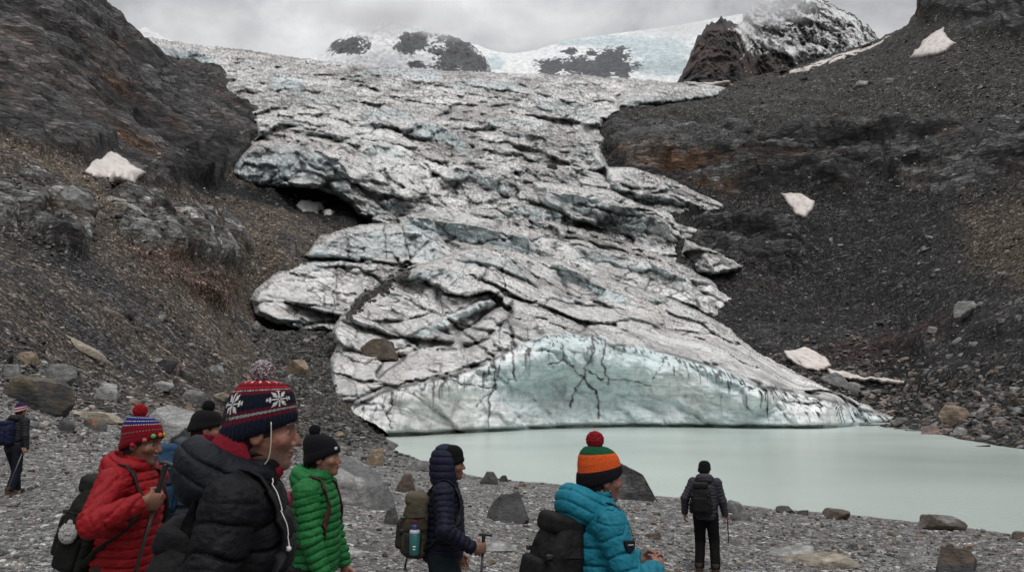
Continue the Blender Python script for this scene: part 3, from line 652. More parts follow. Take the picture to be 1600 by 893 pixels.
def col_snow(P, px, py, up, r, r2):
    c = np.tile(C(.80, .805, .82), (len(P), 1)); n = fbm(P * .02, 5, 5, .6); n2 = fbm(P * .10, 4, 6, .6)
    b = np.maximum.reduce([blob(px, py, 545, 73, 34, 14), blob(px, py, 640, 72, 24, 22), blob(px, py, 655, 62, 14, 14), blob(px, py, 715, 85, 48, 38), blob(px, py, 740, 100, 40, 24), blob(px, py, 650, 100, 14, 6)])
    k = sstep(-.04, .08, b + .9 * n + .7 * n2 - .12) * sstep(-.9, -.1, b)
    rk = C(.078, .08, .086) * (1 + .9 * n2[:, None] + .5 * n[:, None]); return c * (1 - k[:, None] * .95) + rk * k[:, None] * .95
def col_field(P, px, py, up, r, r2):
    c = np.tile(C(.82, .825, .83), (len(P), 1)); n = fbm(P * .02, 5, 15, .6); n2 = fbm(P * .10, 4, 16, .6)
    b = np.maximum.reduce([blob(px, py, 862, 105, 26, 16), blob(px, py, 930, 105, 70, 20), blob(px, py, 960, 90, 30, 18), blob(px, py, 975, 108, 14, 20), blob(px, py, 890, 80, 14, 6), blob(px, py, 925, 83, 10, 6)])
    k = sstep(-.04, .08, b + .9 * n + .7 * n2 - .1) * sstep(-.8, -.1, b)
    ib = np.maximum.reduce([blob(px, py, 985, 66, 75, 12), blob(px, py, 1030, 80, 60, 20), blob(px, py, 890, 66, 40, 6), blob(px, py, 770, 98, 16, 12), blob(px, py, 1040, 105, 60, 14)])
    c = mixc(c, C(.50, .60, .63), sstep(-.1, .4, ib + .6 * n + .4 * (r2 - .3)) * .8)
    rk = C(.075, .078, .088) * (1 + .9 * n2[:, None] + .5 * n[:, None]); return c * (1 - k[:, None] * .95) + rk * k[:, None] * .95
def col_rock(P, px, py, up, r, r2):
    n = fbm(P * .012, 5, 25, .6); n2 = fbm(P * np.array([.10, .1, .16], f32), 4, 26, .7)
    c = np.tile(C(.058, .057, .061), (len(P), 1)) * (1 + .7 * n[:, None] + .9 * n2[:, None])
    c = mixc(c, C(.105, .07, .055), sstep(-.1, .4, n + .3 * n2 + .3 * blob(px, py, 1120, 90, 90, 60)) * .6)
    st = fbm(aniso(P, math.radians(30), .012, .02, .055), 4, 27)
    sn = sstep(.16, .24, st + .75 * n2 + .25 * (r2 - .3) - .5 * sstep(1180, 1110, px) - .4 * sstep(70, 105, py) + .1)
    gul = sstep(9, 3, polyline_d(px + 10 * n2, py + 8 * n, [(1160, 40), (1195, 62), (1240, 82)])) 
    gul = np.maximum(gul, sstep(6, 2, polyline_d(px + 8 * n2, py + 8 * n, [(1340, 45), (1325, 75), (1315, 85)])))
    return mixc(c, C(.78, .785, .79), np.clip(np.maximum(sn * .9, gul), 0, 1))
peak('snow_mountain', 'snow covered mountain with dark rock outcrops and its top in cloud', [(440, 108), (505, 84), (525, 62), (548, 50), (575, 40), (610, 34), (650, 44), (690, 52), (705, 58), (735, 68), (752, 84), (765, 102), (775, 125)], 150, 2300, 2050, 400, col_snow, 34, brk=(.8,))
peak('snow_field', 'smooth white snowfield with a pale blue icefall below the pass', [(690, 60), (745, 70), (770, 80), (800, 84), (840, 78), (880, 64), (960, 53), (1060, 40), (1110, 30), (1160, 22)], 160, 2600, 2200, 420, col_field, 16, brk=(.15,))
peak('rocky_peak', 'dark jagged rock peak streaked with snow above the right slope', [(1055, 135), (1066, 115), (1080, 85), (1090, 60), (1105, 42), (1125, 28), (1135, 33), (1148, 36), (1160, 38), (1166, 20), (1185, 5), (1230, -8), (1270, -8), (1290, 5), (1308, 15), (1335, 28), (1355, 42), (1372, 60), (1400, 85), (1440, 120)], 165, 1500, 1330, 440, col_rock, 60, depth=lambda px, py: 160 * sstep(1150, 1185, px), brk=(1.3,))
peak('snow_mountain', 'small hazy snow summit far beyond the left end of the glacier', [(180, 60), (205, 48), (226, 43), (240, 50), (262, 62), (300, 75)], 110, 1500, 1420, 480, col_snow, 14, brk=(.4,))
# ================================================================== ROCKS, STONES, SNOW PATCHES
import bmesh
_ico = {}
def ico(n):
    if n not in _ico:
        bm = bmesh.new(); bmesh.ops.create_icosphere(bm, subdivisions=n, radius=1)
        bm.verts.ensure_lookup_table()
        _ico[n] = (np.array([v.co[:] for v in bm.verts], f32), np.array([[v.index for v in f.verts] for f in bm.faces], np.int32)); bm.free()
    return _ico[n]
def rock_shape(n, seed, planes=11, rough=.05, slab=.55, layer=0.):
    r = np.random.default_rng(seed); V, Fc = ico(n)
    N = r.normal(size=(planes, 3)); N /= np.linalg.norm(N, axis=1)[:, None]
    N = np.concatenate([N, [[.1 * r.normal(), .1 * r.normal(), 1.], [0, 0, -1]]]); N /= np.linalg.norm(N, axis=1)[:, None]
    d = np.r_[r.uniform(.62, 1., planes), slab, slab]
    rad = np.min(np.where((V @ N.T) > .02, d[None] / np.maximum(V @ N.T, .02), 9.), 1)
    P = V * np.minimum(rad, 1.6)[:, None]
    if rough > 0:
        Pf = P.astype(f32) + seed * 1.7
        k = fbm(Pf * 1.6, 5, seed) + .5 * ridged(Pf * np.array([1.1, 1.1, 4.5], f32), 4, seed + 3)
        P = P * (1 + rough * (k - .2))[:, None]
    if layer > 0:
        z = P[:, 2] / layer; P[:, 2] = (np.floor(z) + sstep(.3, .7, z - np.floor(z))) * layer * .5 + P[:, 2] * .5
    P = P - (P.max(0) + P.min(0)) / 2
    return (P / (P.max(0) - P.min(0))).astype(f32), Fc       # unit box, centred
def rock_mat2(name, scale):
    t = NT(name); p = t.pos(); c = t.attr('Col')
    oi = t.n('ShaderNodeObjectInfo')
    a = t.noise(t.pos(scale=(1, 1, 3.2), rot=(.25, .3, 0)), scale, 8, .7, .3); b = t.noise(p, scale * 4, 7, .7)
    cc = t.mix(t.mix(c, t.ramp(a, [(.3, .5), (.5, .95), (.7, 1.7)]), 1., 'MULTIPLY'), t.ramp(b, [(.3, .65), (.5, 1.), (.72, 1.6)]), 1., 'MULTIPLY')
    cr = t.voro(p, scale * 1.2, 'DISTANCE_TO_EDGE')
    cc = t.mix(cc, t.ramp(cr, [(0, .4), (.03, 1.)]), .6, 'MULTIPLY')
    h = t.math('ADD', a, t.math('MULTIPLY', b, .4))
    return t.set(col=cc, rough=t.ramp(b, [(.3, .5), (.7, .8)]), nrm=t.bump(h, .8, .25 / scale), spec=.4)
M_ROCK = rock_mat2('boulder rock', 2.2); M_ROCKF = rock_mat2('far boulder rock', .5)
TONE = {'pale': (.27, .268, .262), 'grey': (.16, .158, .156), 'dark': (.06, .058, .058), 'tan': (.25, .19, .135), 'rust': (.20, .105, .06), 'ochre': (.11, .09, .062), 'brown': (.10, .075, .058), 'sand': (.30, .26, .205), 'rose': (.26, .19, .17), 'black': (.03, .03, .031)}
def ice_point(px, py):
    V = ICE_ALL; m = (np.abs(ICE_PX - px) < 4) & (np.abs(ICE_PY - py) < 4)
    k = np.where(m)[0]; return V[k[V[k][:, 1].argmin()]] if len(k) else unproj(px, py, 120.)
ICE_ALL = np.concatenate(ICEV); ICE_PX, ICE_PY = proj(ICE_ALL)
rock_n = [0]
def rock(px, py, wpx, hpx, tone, label, slab=.6, group=None, n=4, tilt=0., depth=.8, sink=.22, onice=False, rough=.06, name='boulder', yaw=None, two=None, layer=0., pk=.18, sk=0.):
    rock_n[0] += 1; sd = 1000 + rock_n[0]
    if onice: P = ice_point(px, py)
    else:
        P = cast(px, py)[0]
        if np.isnan(P[0]): print('rock misses ground', px, py); return None
    D = math.hypot(P[0], P[1]); k = D / F
    V, Fc = rock_shape(n, sd, slab=slab, rough=rough, layer=layer)
    V = V * np.array([wpx * k, wpx * k * depth, hpx * k * (1 + sink)], f32)
    zz = V[:, 2] / (hpx * k * (1 + sink)) + .5; V[:, :2] *= (1 - pk * zz ** 1.2)[:, None]; V[:, 0] += sk * wpx * k * zz
    c, s = math.cos(tilt), math.sin(tilt)
    V = np.stack([V[:, 0] * c + V[:, 2] * s, V[:, 1], -V[:, 0] * s + V[:, 2] * c], -1)
    b = fbm(V / (wpx * k) * 2.5 + sd, 3, 5)
    co = np.tile(C(*TONE[tone]), (len(V), 1)) * (1 + .35 * b[:, None])
    if two: 
        q = sstep(-.05, .15, b + .4 * (V[:, 2] / (hpx * k))); co = mixc(co, np.tile(C(*TONE[two]), (len(V), 1)), q)
    me = npmesh(name, V, Fc, n >= 4, {'Col': co})
    o = link(name, me, None, M_ROCK if D < 60 else M_ROCKF)
    if n >= 4: me.set_sharp_from_angle(angle=math.radians(38))
    o.location = (P[0], P[1] + wpx * k * depth * .25, P[2] + hpx * k * .5 * (1 - sink))
    if yaw is not None: o.rotation_euler = (0, 0, yaw)
    return tag(o, label, 'rock', group)
RG = 'boulders and slabs lying about the valley'
for a in [
    dict(px=62, py=642, wpx=112, hpx=46, tone='dark', two='ochre', label='largest dark slab with ochre lichen, behind the man in the striped beanie', tilt=.28, pk=.4, sk=-.1, layer=.18, n=5),
    dict(px=85, py=600, wpx=56, hpx=28, tone='grey', label='grey wedge of slate just above the big ochre-stained slab', tilt=.1),
    dict(px=14, py=592, wpx=32, hpx=20, tone='grey', label='grey boulder at the left edge above the striped beanie'),
    dict(px=40, py=566, wpx=26, hpx=15, tone='tan', label='small tan boulder up the slope above the ochre-stained slab'),
    dict(px=8, py=563, wpx=20, hpx=9, tone='black', label='small black stone at the left edge on the slope'),
    dict(px=145, py=672, wpx=36, hpx=16, tone='grey', two='rust', label='rounded stone with a rust-orange top on the gravel right of the striped beanie'),
    dict(px=102, py=674, wpx=28, hpx=19, tone='dark', label='small dark pointed stone left of the rust-topped one'),
    dict(px=124, py=686, wpx=12, hpx=5, tone='brown', label='little flat brown stone in front of the rust-topped one'),
    dict(px=150, py=656, wpx=70, hpx=12, tone='sand', label='long low pale slab behind the rust-topped stone', slab=.4, tilt=.12),
    dict(px=168, py=625, wpx=36, hpx=22, tone='pale', label='pale flat slab lying above the red knitted hat', tilt=.35, slab=.35),
    dict(px=258, py=690, wpx=78, hpx=54, tone='pale', label='big pale tilted slab between the red hat and the hidden walker', tilt=.5, slab=.5, n=5),
    dict(px=257, py=576, wpx=32, hpx=15, tone='black', label='black flat rock half way up the left scree', tilt=.2),
    dict(px=288, py=590, wpx=26, hpx=11, tone='grey', label='grey block beside the black flat rock on the left scree', tilt=.25),
    dict(px=292, py=646, wpx=18, hpx=15, tone='tan', label='tan stone above the pale tilted slab'),
    dict(px=300, py=628, wpx=34, hpx=18, tone='grey', label='grey slab on the scree left of the snowflake hat', tilt=.3),
    dict(px=250, py=608, wpx=40, hpx=12, tone='pale', label='light grey flat slab above the tan stone', tilt=.1),
    dict(px=338, py=584, wpx=26, hpx=14, tone='pale', label='light slab on the scree just left of the grey pompom', tilt=.4),
    dict(px=347, py=625, wpx=26, hpx=12, tone='sand', label='sand coloured stone touching the left of the snowflake hat'),
    dict(px=124, py=545, wpx=92, hpx=10, tone='sand', label='long pale rock rib running down the left scree', tilt=.42, slab=.4, depth=.25),
    dict(px=252, py=500, wpx=14, hpx=9, tone='pale', label='small pale stone alone in the middle of the left scree', tilt=.3),
    dict(px=198, py=496, wpx=22, hpx=12, tone='dark', label='small dark rock left of the lone pale stone on the scree'),
    dict(px=112, py=323, wpx=44, hpx=26, tone='pale', label='long pale boulder perched on the grey outcrop of the left slope', tilt=.6, slab=.5),
    dict(px=462, py=584, wpx=42, hpx=22, tone='tan', label='brownish block in the gravel gully left of the ice front', n=5),
    dict(px=398, py=512, wpx=16, hpx=11, tone='pale', label='pale stone below the rounded left ice lobe'),
    dict(px=556, py=790, wpx=165, hpx=58, tone='grey', label='biggest pale grey slab, sloping behind the walker in green', two='pale', tilt=.36, pk=.5, sk=-.12, slab=.4, n=5, depth=.9),
    dict(px=585, py=726, wpx=32, hpx=26, tone='tan', label='tan boulder at the left end of the lake shore'),
    dict(px=632, py=768, wpx=34, hpx=28, tone='brown', label='dark brown pointed rock behind the olive backpack', pk=.45, sk=.1),
    dict(px=611, py=818, wpx=26, hpx=24, tone='dark', label='small dark block on the gravel left of the olive backpack', pk=.5),
    dict(px=655, py=735, wpx=46, hpx=16, tone='grey', label='grey rock heap on the shore left of the navy hood'),
    dict(px=790, py=814, wpx=78, hpx=42, tone='dark', label='large dark triangular boulder between the navy and the teal jackets', pk=.62, sk=.08, depth=1., layer=.1, n=5),
    dict(px=766, py=756, wpx=34, hpx=19, tone='dark', label='dark rock at the waterline right of the navy hood', pk=.5, sk=-.1),
    dict(px=787, py=752, wpx=15, hpx=10, tone='dark', label='smallest dark rock at the waterline above the triangular boulder'),
    dict(px=735, py=748, wpx=26, hpx=7, tone='pale', label='flat whitish stone at the waterline beside the hooded face', slab=.35),
    dict(px=988, py=780, wpx=92, hpx=56, tone='dark', two='grey', label='tall grey boulder at the water just right of the striped pompom hat', n=5, tilt=.1, pk=.42, sk=-.12),
    dict(px=970, py=776, wpx=36, hpx=8, tone='rose', label='flat pinkish stone at the chin of the teal-jacketed walker', slab=.35),
    dict(px=1160, py=813, wpx=48, hpx=26, tone='grey', label='grey wedge-shaped rock on the shore right of the man standing alone', tilt=.15, pk=.6, sk=-.2),
    dict(px=1228, py=801, wpx=32, hpx=9, tone='dark', label='low dark rock on the shore edge right of the grey wedge'),
    dict(px=1256, py=804, wpx=18, hpx=7, tone='dark', label='small dark stone on the shore edge left of the paired rocks'),
    dict(px=1312, py=811, wpx=38, hpx=14, tone='brown', label='brownish rock standing on the shore edge in mid lake view'),
    dict(px=1476, py=828, wpx=62, hpx=20, tone='brown', two='grey', label='longest low rock on the right shore edge, with a brown tail'),
    dict(px=1594, py=842, wpx=24, hpx=9, tone='brown', label='brown stone at the right edge of the shore'),
    dict(px=1505, py=893, wpx=66, hpx=30, tone='dark', two='brown', label='rough dark boulder at the bottom right corner', n=5),
    dict(px=1240, py=870, wpx=96, hpx=9, tone='pale', label='long flat pale slab on the gravel right of the man standing alone', slab=.3, tilt=-.06),
    dict(px=1285, py=884, wpx=106, hpx=10, tone='sand', label='long flat sandy slab near the bottom edge', slab=.3, tilt=-.04),
    dict(px=1434, py=880, wpx=34, hpx=11, tone='pale', label='flat grey slab left of the rough bottom right boulder', slab=.35),
    dict(px=1022, py=842, wpx=26, hpx=9, tone='brown', label='brown stone on the gravel left of the man standing alone'),
    dict(px=1332, py=858, wpx=22, hpx=8, tone='dark', label='dark stone in the open gravel of the right beach'),
    dict(px=770, py=858, wpx=76, hpx=10, tone='pale', label='flat pale slab on the gravel behind the hand with the pole', slab=.3),
    dict(px=540, py=868, wpx=60, hpx=9, tone='pale', label='flat grey slab right of the green jacket hem', slab=.3),
    dict(px=768, py=880, wpx=20, hpx=7, tone='sand', label='sandy stone low on the gravel right of the pole'),
    dict(px=1498, py=660, wpx=40, hpx=24, tone='tan', label='largest tan boulder on the far right shore', n=5),
    dict(px=1458, py=681, wpx=26, hpx=15, tone='rose', label='pinkish grey rock at the far waterline'),
    dict(px=1306, py=606, wpx=48, hpx=22, tone='grey', label='grey slab beside the lowest snow patch', tilt=-.2),
    dict(px=1340, py=612, wpx=34, hpx=14, tone='pale', label='pale flat block right of the lowest snow patch', tilt=.2),
    dict(px=1412, py=663, wpx=24, hpx=10, tone='grey', label='grey stone right of the tip of the ice cliff'),
    dict(px=1518, py=491, wpx=34, hpx=20, tone='pale', label='biggest light grey boulder on the black right scree'),
    dict(px=1540, py=704, wpx=26, hpx=8, tone='black', label='dark rock standing in the lake near the right edge', sink=.4),
    dict(px=1266, py=193, wpx=26, hpx=15, tone='dark', label='dark block high on the right slope', n=4),
    dict(px=1172, py=204, wpx=22, hpx=11, tone='dark', label='dark block below and left of the other high block'),
    dict(px=1350, py=134, wpx=22, hpx=8, tone='pale', label='pale slab high on the right slope under the long snow strip'),
    dict(px=590, py=553, wpx=66, hpx=28, tone='brown', two='ochre', label='brown boulder stuck in the front lobe of the glacier', onice=True, n=5),
    dict(px=862, py=260, wpx=18, hpx=11, tone='black', label='black boulder sitting on the upper ice', onice=True),
    ]:
    rock(group=RG, **a)
# more rocks large enough to be told apart, in five places
def uni(n, x0, x1, y0, y1): return rng.uniform(x0, x1, n), rng.uniform(y0, y1, n)
KINDS = [('pale', 'pale grey'), ('grey', 'grey'), ('grey', 'grey'), ('dark', 'dark'), ('dark', 'dark'), ('tan', 'tan'), ('brown', 'brown')]
SHP = [(.3, .32, 'flat slab'), (.42, .45, 'flat stone'), (.7, .62, 'angular block'), (.85, .75, 'chunky stone')]
protos = {}
def proto(tone, si, far, v):
    k = (tone, si, far, v)
    if k not in protos:
        V, Fc = rock_shape(3, 4000 + len(protos), slab=SHP[si][0], rough=.05, planes=9)
        co = np.tile(C(*TONE[tone]), (len(V), 1)) * (1 + .3 * fbm(V * 3, 3, len(protos))[:, None])
        me = npmesh('stone', V, Fc, False, {'Col': co}); me.materials.append(M_ROCKF if far else M_ROCK); protos[k] = me
    return protos[k]
for n, box, s0, s1, where, kinds in [
        (74, (0, 1600, 740, 893), 8, 18, 'on the beach gravel', (0, 1, 3, 5, 6)), (28, (0, 400, 560, 690), 8, 17, 'on the boulder strewn foot of the left slope', (0, 1, 3, 5)), (34, (0, 400, 320, 560), 6, 15, 'on the brown left scree', (0, 1, 3)),
        (34, (400, 560, 540, 700), 7, 18, 'in the dark gully left of the ice front', (0, 1, 3, 5)), (52, (1190, 1600, 330, 570), 5, 14, 'on the black right scree', (0, 1, 3)), (36, (1400, 1600, 600, 690), 7, 18, 'on the far shore right of the ice tip', (0, 1, 3, 6)), (22, (1150, 1600, 90, 200), 5, 12, 'high on the right slope', (0, 1, 3))]:
    X, Y = uni(n * 3, *box); Pc = cast(X, Y); got = 0
    for x, y, P in zip(X, Y, Pc):
        if got >= n: break
        if np.isnan(P[0]) or P[2] < .1 or P[1] < 5: continue
        if max(float(polysd(np.array([x]), np.array([y]), pl)[0]) for pl in (PA, PB, PC, PD, PD2, PD3, PD4, PF)) > -4: continue
        got += 1; ki = kinds[int(rng.integers(len(kinds)))]; si = int(rng.integers(4)); tone, word = KINDS[ki]
        w = float(s0 + (s1 - s0) * rng.random() ** 2.2); D = math.hypot(P[0], P[1]); k = D / F * w
        o = bpy.data.objects.new('stone', proto(tone, si, D > 60, int(rng.integers(3)))); COL.objects.link(o)
        o.scale = (k, k * rng.uniform(.6, .95), k * SHP[si][1] * rng.uniform(.8, 1.3)); o.location = (P[0], P[1], P[2] + o.scale[2] * .22)
        o.rotation_euler = (rng.normal() * .15, rng.normal() * .18 + (.3 if x < 420 and y < 640 else 0), rng.uniform(0, 6.28))
        tag(o, f'{word} {SHP[si][2]} {where}', 'stone', f'loose stones {where}')

# ---- gravel: uncountable small stones, merged
def stones(name, label, px, py, wpx, mat, palette, flat=(.25, .6), n=1, wmin=0.):
    P = cast(px, py); ok = ~np.isnan(P[:, 0]); ok &= (P[:, 2] > .02)
    P = P[ok]; w = wpx[ok]; D = np.hypot(P[:, 0], P[:, 1]); k = np.maximum(D / F * w, wmin); N = len(P)
    protoV = [rock_shape(n, 9000 + i, planes=7, rough=0, slab=.5) for i in range(14)]
    Vs, Fs, Cs, off = [], [], [], 0
    pick = rng.integers(14, size=N); pal = np.array(palette, f32); tone = pal[rng.integers(len(pal), size=N)] * rng.uniform(.6, 1.4, (N, 1)).astype(f32)
    for i in range(14):
        m = np.where(pick == i)[0]
        if not len(m): continue
        V, Fc = protoV[i]; a = rng.uniform(0, 6.28, len(m)); c, s = np.cos(a)[:, None], np.sin(a)[:, None]
        sx, sy, sz = k[m][:, None], k[m][:, None] * rng.uniform(.5, 1., (len(m), 1)), k[m][:, None] * rng.uniform(*flat, (len(m), 1))
        X, Y, Z = V[None, :, 0] * sx, V[None, :, 1] * sy, V[None, :, 2] * sz
        tx, ty = rng.normal(0, .22, (2, len(m), 1)); Z2 = Z + X * tx + Y * ty
        G = np.stack([X * c - Y * s + P[m, 0:1], X * s + Y * c + P[m, 1:2], Z2 + P[m, 2:3] + sz * .18], -1)
        Vs.append(G.reshape(-1, 3)); Fs.append((Fc[None] + (np.arange(len(m)) * len(V))[:, None, None] + off).reshape(-1, 3)); off += G.shape[0] * G.shape[1]
        Cs.append(np.repeat(tone[m], len(V), 0))
    me = npmesh(name, np.concatenate(Vs), np.concatenate(Fs), False, {'Col': np.concatenate(Cs)})
    return tag(link(name, me, None, mat), label, None, None, 'stuff')
t = NT('small stones'); M_STONE = t.set(col=t.mix(t.attr('Col'), t.ramp(t.noise(t.pos(), 9., 5, .7), [(.3, .65), (.7, 1.4)]), 1., 'MULTIPLY'), rough=.65, spec=.4)
def pw(n, a, b, e=3.): return a + (b - a) * rng.random(n) ** e
GP = [(.20, .196, .19), (.15, .147, .145), (.25, .246, .24), (.11, .107, .106), (.20, .155, .12), (.31, .305, .295), (.07, .068, .068), (.18, .176, .175)]
x = rng.uniform(-120, 1720, 60000); y = 640 + 270 * rng.random(60000) ** .8
ok = y > np.interp(x, [0, 100, 250, 480, 560, 612, 640, 700, 760, 870, 1000, 1100, 1200, 1300, 1400, 1500, 1600], [600, 640, 652, 690, 690, 690, 712, 735, 747, 757, 772, 784, 795, 803, 812, 824, 838])
x, y = x[ok], y[ok]
stones('gravel', 'grey slate gravel covering the beach', x, y, pw(len(x), 1.4, 9, 5), M_STONE, GP)
x = rng.uniform(-60, 540, 15000); y = rng.uniform(200, 700, 15000); ok = (y > 230 + .2 * x - 60)
x, y = x[ok], y[ok]
stones('scree', 'loose stones scattered over the brown left slope', x, y, pw(len(x), 1.0, 8, 6), M_STONE, [(.10, .09, .08), (.07, .065, .06), (.16, .155, .15), (.27, .265, .26), (.05, .048, .046), (.13, .105, .08)], (.2, .5))
x = rng.normal(90, 130, 3500); y = 540 + .22 * x + rng.normal(60, 34, 3500)
stones('rubble', 'jumbled slate rubble along the foot of the left slope', x, y, pw(len(x), 1.6, 13, 3.5), M_STONE, GP, (.16, .4), n=2)
x = rng.uniform(395, 640, 5000); y = rng.uniform(500, 730, 5000)
stones('rubble', 'dark rubble in the gully between left slope and ice', x, y, pw(len(x), 1.5, 13, 4), M_STONE, [(.09, .088, .085), (.06, .058, .057), (.15, .147, .14), (.04, .04, .04), (.12, .10, .08)])
x = rng.uniform(940, 1660, 16000); y = rng.uniform(60, 690, 16000)
stones('scree', 'loose stones scattered over the black right slope', x, y, pw(len(x), 1.0, 7, 6), M_STONE, [(.06, .058, .056), (.09, .088, .085), (.16, .157, .15), (.24, .24, .235), (.035, .034, .034), (.10, .08, .065)], (.2, .5))
x = rng.uniform(1200, 1640, 4500); y = 625 + (x - 1380) * .12 + rng.normal(0, 38, 4500)
stones('rubble', 'slate rubble along the far shore right of the ice', x, y, pw(len(x), 1.6, 15, 3.5), M_STONE, [(.11, .108, .105), (.07, .068, .066), (.18, .175, .17), (.045, .044, .044), (.14, .11, .09), (.2, .16, .14)], n=2)

# debris lying in the furrow between two lobes of the ice
x = rng.normal(0, 1, 420); tt_ = rng.random(420); xx = np.interp(tt_, [0, .3, .6, 1], [545, 572, 600, 632]) + 4 * x; yy = np.interp(tt_, [0, .3, .6, 1], [492, 464, 446, 426]) + 4 * rng.normal(0, 1, 420)
Pd_ = np.array([ice_point(a, b) for a, b in zip(xx, yy)]); Vd, Fd, Cd, od = [], [], [], 0
for p in Pd_:
    V, Fc = rock_shape(1, int(rng.integers(60)), planes=6, rough=0); k = Pd_[0][1] / F * (2 + 7 * rng.random() ** 2)
    Vd.append(V * k * np.array([1, .8, .7]) + p); Fd.append(Fc + od); od += len(V); Cd.append(np.tile(C(.05, .048, .046) * rng.uniform(.5, 1.8), (len(V), 1)))
tag(link('debris', npmesh('debris', np.concatenate(Vd), np.concatenate(Fd), False, {'Col': np.concatenate(Cd)}), None, M_STONE), 'dark rubble in the furrow between the left and front ice lobes', None, None, 'stuff')
# ---- snow patches lying on the ground
t = NT('old snow'); sp_ = t.noise(t.pos(), .6, 6, .65)
M_SNOW = t.set(col=t.mix(t.ramp(sp_, [(.3, (.42, .36, .32)), (.48, (.66, .60, .565)), (.75, (.76, .73, .71))]), t.attr('Col'), 1., 'MULTIPLY'), rough=.7, nrm=t.bump(sp_, .5, .4), spec=.3)
def snow(poly, label, thick=1.0, name='snow_patch', mat=None, cat='snow patch', seed=0, lump=0.15, lift=0.):
    poly = np.array(poly, float); st = 1.5
    x0, y0 = poly.min(0) - 5; x1, y1 = poly.max(0) + 5
    px, py = np.meshgrid(np.arange(x0, x1, st), np.arange(y0, y1, st)); sh = px.shape
    ja = min(5.0, .06 * (poly.max(0) - poly.min(0)).max()); sd = polysd(px + ja * px_noise(px, py, 15, 5, seed), py + ja * px_noise(px, py, 15, 5, seed + 3), poly)
    P = cast(px.ravel(), py.ravel()).reshape(*sh, 3)
    D = P[..., 1]; bad = np.isnan(D); D[bad] = np.nanmedian(D)
    Bm = np.c_[np.ones(D.size), (px.ravel() - x0) / 100, (py.ravel() - y0) / 100]; iv = 1 / D.ravel(); ok = ~bad.ravel()
    for _ in range(4):
        co_ = np.linalg.lstsq(Bm[ok], iv[ok], rcond=None)[0]; er = np.abs(iv / (Bm @ co_) - 1); ok = er < max(np.median(er) * 2.5, .01)
    ft = 1 / (Bm @ co_); Dc = D.copy(); D = np.clip(D, (ft * .955).reshape(sh), (ft * 1.03).reshape(sh))
    D = np.minimum(D, np.where(bad, D, Dc))
    for _ in range(3): D[1:-1, 1:-1] = .25 * (D[2:, 1:-1] + D[:-2, 1:-1] + D[1:-1, 2:] + D[1:-1, :-2])
    P = unproj(px, py, D - thick * 1.0 - lift + (2.5 + lift) * 1.2 * sstep(5, 0, sd))
    h = thick * (sstep(-1, 10, sd) - .3) + lump * thick * px_noise(px, py, 16, 4, seed + 8)
    P[..., 2] += h; P[..., 1] -= 0
    e_ = np.clip(sstep(7, 0, sd) * .75 + .5 * np.maximum(px_noise(px, py, 9, 4, seed + 9), 0), 0, .85).ravel()[:, None]; co = C(1, 1, 1) * (1 - e_) + e_ * C(.42, .36, .32)
    if mat: co = co * C(.95, .95, .94)
    V, q, cc = compact(P.reshape(-1, 3), grid_faces(*sh, mask=sd > 0), {'Col': co, 'Mat': co * 0})
    return tag(link(name, npmesh(name, V, q, True, cc), None, mat or M_SNOW), label, cat)
snow([(122, 270), (138, 257), (150, 246), (175, 233), (192, 242), (206, 253), (238, 272), (210, 284), (180, 284), (146, 280)], 'triangular snow patch at the foot of the dark left cliff', .9, seed=1, lift=.5)
snow([(1412, 94), (1422, 84), (1440, 62), (1460, 46), (1480, 34), (1476, 48), (1490, 60), (1500, 66), (1480, 82), (1455, 90), (1430, 92)], 'large snow patch high on the right slope', 1.6, seed=2)
snow([(1215, 298), (1250, 299), (1277, 312), (1272, 330), (1260, 343), (1243, 338), (1228, 320)], 'small cream snow patch in the middle of the right slope', 1.0, seed=3)
snow([(1222, 546), (1258, 538), (1292, 554), (1304, 572), (1278, 584), (1246, 576), (1226, 562)], 'lowest snow patch, beside the right edge of the ice', .6, seed=4, lift=1.5)
snow([(1280, 570), (1310, 576), (1350, 584), (1416, 592), (1414, 602), (1350, 598), (1296, 592)], 'thin streak of snow trailing right from the lowest patch', .6, seed=5, lift=2.2)
snow([(1190, 116), (1240, 105), (1290, 90), (1340, 74), (1392, 54), (1396, 60), (1350, 84), (1290, 104), (1240, 116), (1205, 130), (1195, 127), (1230, 113)], 'long snow strip along the right skyline ridge', 1.2, seed=6)
snow([(376, 214), (388, 206), (402, 208), (404, 219), (390, 222)], 'little snow remnant at the upper left edge of the ice', .8, seed=7)
snow([(160, 78), (168, 80), (182, 90), (176, 91)], 'tiny snow streak high on the left cliff', .6, seed=8)
snow([(1012, 262), (1026, 258), (1042, 260), (1030, 265)], 'sliver of snow on black rock right of the upper ice', .6, seed=9)
snow([(1094, 128), (1140, 124), (1146, 132), (1120, 140), (1100, 138)], 'snow lying at the right end of the upper glacier', 1.0, seed=10)
for poly, lab, sd in [([(458, 322), (466, 311), (485, 309), (505, 316), (510, 326), (498, 333), (476, 332)], 'larger fallen ice block in the mouth of the ice cave', 11), ([(500, 326), (516, 325), (528, 330), (518, 338), (505, 337)], 'smaller fallen ice block right of the larger one in the cave', 12)]:
    snow(poly, lab, 1.8, 'ice_block', ICE_M, 'ice block', sd, .5)
